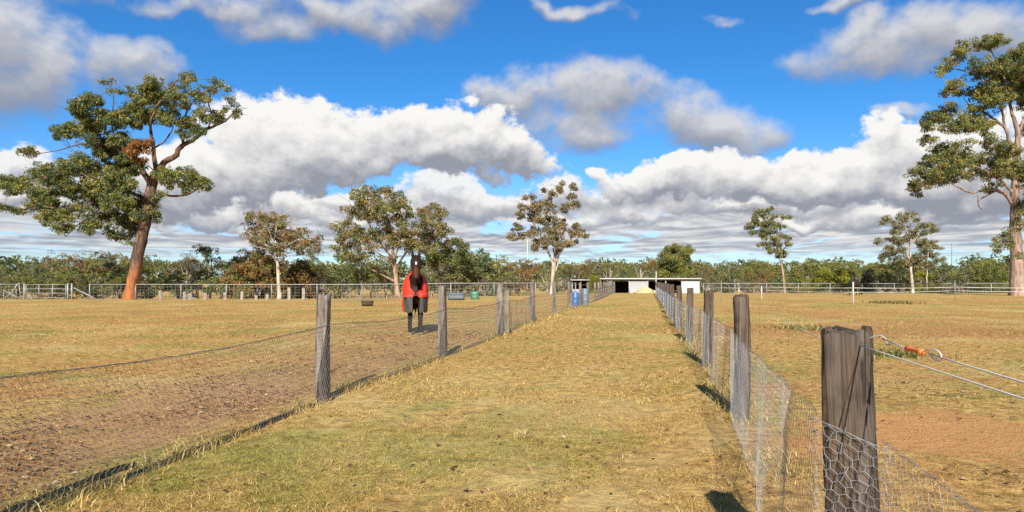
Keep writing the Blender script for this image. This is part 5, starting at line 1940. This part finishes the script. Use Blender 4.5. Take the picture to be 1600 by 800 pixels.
def horse_mat(name, coat, light, points, z_pt, star=None, muzzle=None):
    m, h = mat_new(name)
    co = objco(h)
    z = h.sep(co)[2]
    n = h.noise(co, 5, 4, .6)
    fine = h.noise(h.v('MULTIPLY', co, (1, 1, .3)), 60, 3, .6)
    c = h.mix(h.m('MULTIPLY', h.m('ADD', n, fine), .5), coat, light)
    c = h.mix(h.smooth(h.m('ADD', z, h.m('MULTIPLY', h.m('SUBTRACT', n, .5), .2)), z_pt + .1, z_pt - .1), c, points)
    c = h.mix(h.smooth(z, .075, .055), c, (.16, .14, .11))
    if muzzle:
        d = h.v('MULTIPLY_ADD', co, tuple(1 / q for q in muzzle[1]), tuple(-a / b for a, b in zip(muzzle[0], muzzle[1])))
        c = h.mix(h.m('MULTIPLY', h.smooth(h.v('DOT_PRODUCT', d, d, out=1), 1.3, .3), .5), c, (.11, .030, .013))
    if star:
        d = h.v('MULTIPLY_ADD', co, tuple(1 / q for q in star[1]), tuple(-a / b for a, b in zip(star[0], star[1])))
        c = h.mix(h.smooth(h.v('DOT_PRODUCT', d, d, out=1), 1.2, .6), c, (.75, .72, .66))
    finish(h, c, .62, .14)
    return m


def skin(root, mb, mat, voxel=.022):
    o = mb.obj('body', mat, root, smooth=True)
    r_ = o.modifiers.new('remesh', 'REMESH')
    r_.mode = 'VOXEL'
    r_.voxel_size = voxel
    r_.use_smooth_shade = True
    s_ = o.modifiers.new('smooth', 'SMOOTH')
    s_.iterations = 5
    s_.factor = .5
    return o


def ear(root, base, tip, mat, w=.045):
    mb = MB()
    b, t_ = np.array(base, float), np.array(tip, float)
    tube(mb, [b - (t_ - b) * .15, b + (t_ - b) * .3, b + (t_ - b) * .65, t_], [w * .8, w, w * .62, .005], 9, ru=[w * .5, w * .55, w * .4, .004])
    mb.obj('ear', mat, root, smooth=True)


def hair(root, name, pts, n, ln, wd, mat, down=1.0, spread=.5):
    """Locks of hair along a line."""
    mb = MB()
    sp = spline(np.array(pts, float), 8)
    for k in range(n):
        p = sp[int(rnd.random() * (len(sp) - 1))] + rng.normal(0, .012, 3)
        d = np.array([rnd.gauss(.3, 1) * spread, rnd.gauss(0, .5) * spread, -down])
        d /= np.linalg.norm(d)
        l_ = ln * (.6 + .6 * rnd.random())
        tube(mb, [p, p + d * l_ * .5 + (.02, 0, .01), p + d * l_ + (0, 0, -.02)], [wd, wd * .8, .003], 4)
    mb.obj(name, mat, root)


def rugged_horse():
    b = ground_at(649, 521)
    root = thing('horse', b, 'dark bay horse in a red rug facing the lane with ears pricked', 'horse')
    root.rotation_euler = (0, 0, R(9))
    root.scale = (1.0, 1.0, 1.0)
    coat = horse_mat('bay_coat', (.010, .006, .005), (.034, .013, .007), (.006, .005, .005), .62, ((0, -1.03, 1.90), (.030, .09, .05)), ((0, -1.14, 1.66), (.10, .16, .15)))
    mb = MB()
    neck = ([(0, -.18, 1.26), (0, -.36, 1.42), (0, -.56, 1.66), (0, -.70, 1.86), (0, -.78, 1.98)], [.16, .145, .105, .085, .075], [.30, .26, .20, .15, .11])
    head = ([(0, -.74, 2.00), (0, -.84, 2.00), (0, -.93, 1.90), (0, -1.03, 1.73), (0, -1.10, 1.58), (0, -1.13, 1.51), (0, -1.13, 1.48)], [.075, .135, .150, .105, .078, .085, .055], [.06, .13, .15, .115, .078, .072, .04])
    horse_body(mb, neck, head)
    skin(root, mb, coat)
    dk = simple_mat('black_horse_hair', (.013, .011, .010), .6, 0, .3, 30)
    for sx in (-1, 1):
        ear(root, (.080 * sx, -.80, 2.08), (.104 * sx, -.83, 2.30), dk, .066)
        mb = MB()
        lathe(mb, [(.003, -.02), (.014, -.016), (.020, 0), (.014, .016), (.003, .02)], 10, (.118 * sx, -1.025, 1.885))
        mb.obj('eye', dk, root, smooth=True)
        mb = MB()
        lathe(mb, [(.002, -.012), (.012, -.006), (.014, .004), (.002, .012)], 8, (.045 * sx, -1.19, 1.535))
        mb.obj('nostril', dk, root, smooth=True)
    hair(root, 'forelock', [(-.06, -.86, 2.12), (.06, -.90, 2.11)], 22, .15, .016, dk, 1.0)
    hair(root, 'mane', [(0, -.76, 2.09), (0, -.60, 1.96), (0, -.45, 1.80), (0, -.30, 1.62)], 44, .22, .014, dk)
    hair(root, 'tail', [(0, 1.10, 1.36), (0, 1.14, 1.30)], 26, .80, .018, dk, 3.0, .25)
    # rug: one shell open at the front, with a darker lining at its lower chest
    red = simple_mat('red_rug_canvas', (.58, .035, .015), .75, 0, .22, 7)
    lin = simple_mat('grey_green_rug_lining', (.055, .062, .052), .9, 0, .55, 9)

    def front_half(zv):
        return .37 + .03 * np.sin(zv * 9)

    def shell(mb, z0, z1, nz, th0, th1, nth, grow=0.0, vee=False):
        zz = np.linspace(z0, z1, nz)
        th = np.linspace(th0, th1, nth)
        Z, T = np.meshgrid(zz, th, indexing='ij')
        if vee:      # opening that closes towards the bottom of the chest
            gp = .05 + .62 * sstep(Z, 1.08, 1.62) + .05 * np.sin(Z * 21)
            T = gp + (2 * math.pi - 2 * gp) * (T - th0) / (th1 - th0)
        k = np.clip((Z - 1.10) / (1.70 - 1.10), 0, 1)
        bw = (.325 + grow) * np.sqrt(np.clip(1 - k ** 2.2, 0.0001, 1)) * (1 + .05 * (1 - k)) + .012 * np.sin(T * 9 + Z * 6)
        fl = 1 - .04 * sstep(Z, .95, .62)
        # front edge leans back up the neck, rear drops over the rump
        yf = -.70 + .50 * np.clip((Z - 1.22) / .48, 0, 1) ** 1.3
        yr = 1.17 - .18 * k
        cy, hy = (yf + yr) / 2, (yr - yf) / 2
        e = .62
        x = bw * fl * np.sign(np.sin(T)) * np.abs(np.sin(T)) ** e
        y = cy - hy * np.sign(np.cos(T)) * np.abs(np.cos(T)) ** e
        rump = .075 * (fbm(T * 3.4 + 4, Z * 3.0 + grow * 40, 4, 13) - .5) * 2 + .018 * np.sin(T * 16 + 5 * Z)
        x = x * (1 + rump)
        y = y + rump * .35
        zt = Z + .018 * np.sin(T * 13 + 1.5 * np.sin(T * 4)) * (Z < .75)
        v = np.stack([x, y, zt], -1).reshape(-1, 3)
        i, j = np.meshgrid(np.arange(nz - 1), np.arange(nth - 1), indexing='ij')
        q_ = np.stack([i * nth + j, i * nth + j + 1, (i + 1) * nth + j + 1, (i + 1) * nth + j], -1).reshape(-1, 4)
        mb.add(v, q_)

    def thick(o, t_=.012):
        m_ = o.modifiers.new('thickness', 'SOLIDIFY')
        m_.thickness = t_
        m_.offset = 0
        return o

    # theta 0 is the chest; the front stays open between -g and g
    mb = MB()
    shell(mb, 1.00, 1.70, 22, 0, 2 * math.pi, 120, 0, True)
    shell(mb, .62, 1.00, 12, 1.12, 2 * math.pi - 1.12, 90)
    rug = thick(mb.obj('rug', red, root, smooth=True))
    mb = MB()
    shell(mb, .60, 1.035, 16, .16, 1.14, 40, -.02)
    shell(mb, .60, 1.035, 16, 2 * math.pi - 1.14, 2 * math.pi - .13, 40, -.02)
    thick(mb.obj('rug_lining', lin, rug, smooth=True))
    mb = MB()
    for z_ in (1.09, 1.19):      # two buckled chest straps lying on the closed front
        box(mb, (.0, -.735 + .02 * (z_ - 1.09), z_), (.15, .014, .032), 0, 0, 0, R(rnd.gauss(0, 5)))
    mb.obj('chest_strap', simple_mat('dark_strap_webbing', (.05, .02, .018), .8, 0, .3, 20), rug)


rugged_horse()


def grazing_horse():
    b = ground_at(1337, 461.5)
    root = thing('grazing_horse', b, 'dark brown horse grazing head down near the far right fence', 'horse')
    root.rotation_euler = (0, 0, R(128))
    root.scale = (.98, .98, .98)
    coat = horse_mat('dark_brown_coat', (.016, .012, .010), (.040, .028, .022), (.010, .009, .008), .5)
    mb = MB()
    neck = ([(0, -.22, 1.28), (0, -.52, 1.20), (0, -.80, .92), (0, -.98, .62), (0, -1.04, .50)], [.16, .14, .10, .085, .075], [.30, .25, .19, .15, .11])
    head = ([(0, -1.0, .56), (0, -1.06, .50), (0, -1.14, .38), (0, -1.22, .20), (0, -1.27, .08), (0, -1.28, .03)], [.06, .095, .105, .08, .06, .035], [.06, .13, .14, .11, .078, .04])
    horse_body(mb, neck, head)
    skin(root, mb, coat, .03)
    dk = simple_mat('dark_horse_hair', (.011, .010, .009), .6, 0, .3, 30)
    for sx in (-1, 1):
        ear(root, (.06 * sx, -1.05, .60), (.09 * sx, -1.16, .72), dk)
    hair(root, 'mane', [(0, -.40, 1.46), (0, -.72, 1.20), (0, -1.0, .78)], 34, .2, .016, dk)
    hair(root, 'tail', [(0, 1.10, 1.36), (0, 1.14, 1.30)], 26, .8, .02, dk, 3.0, .25)


grazing_horse()
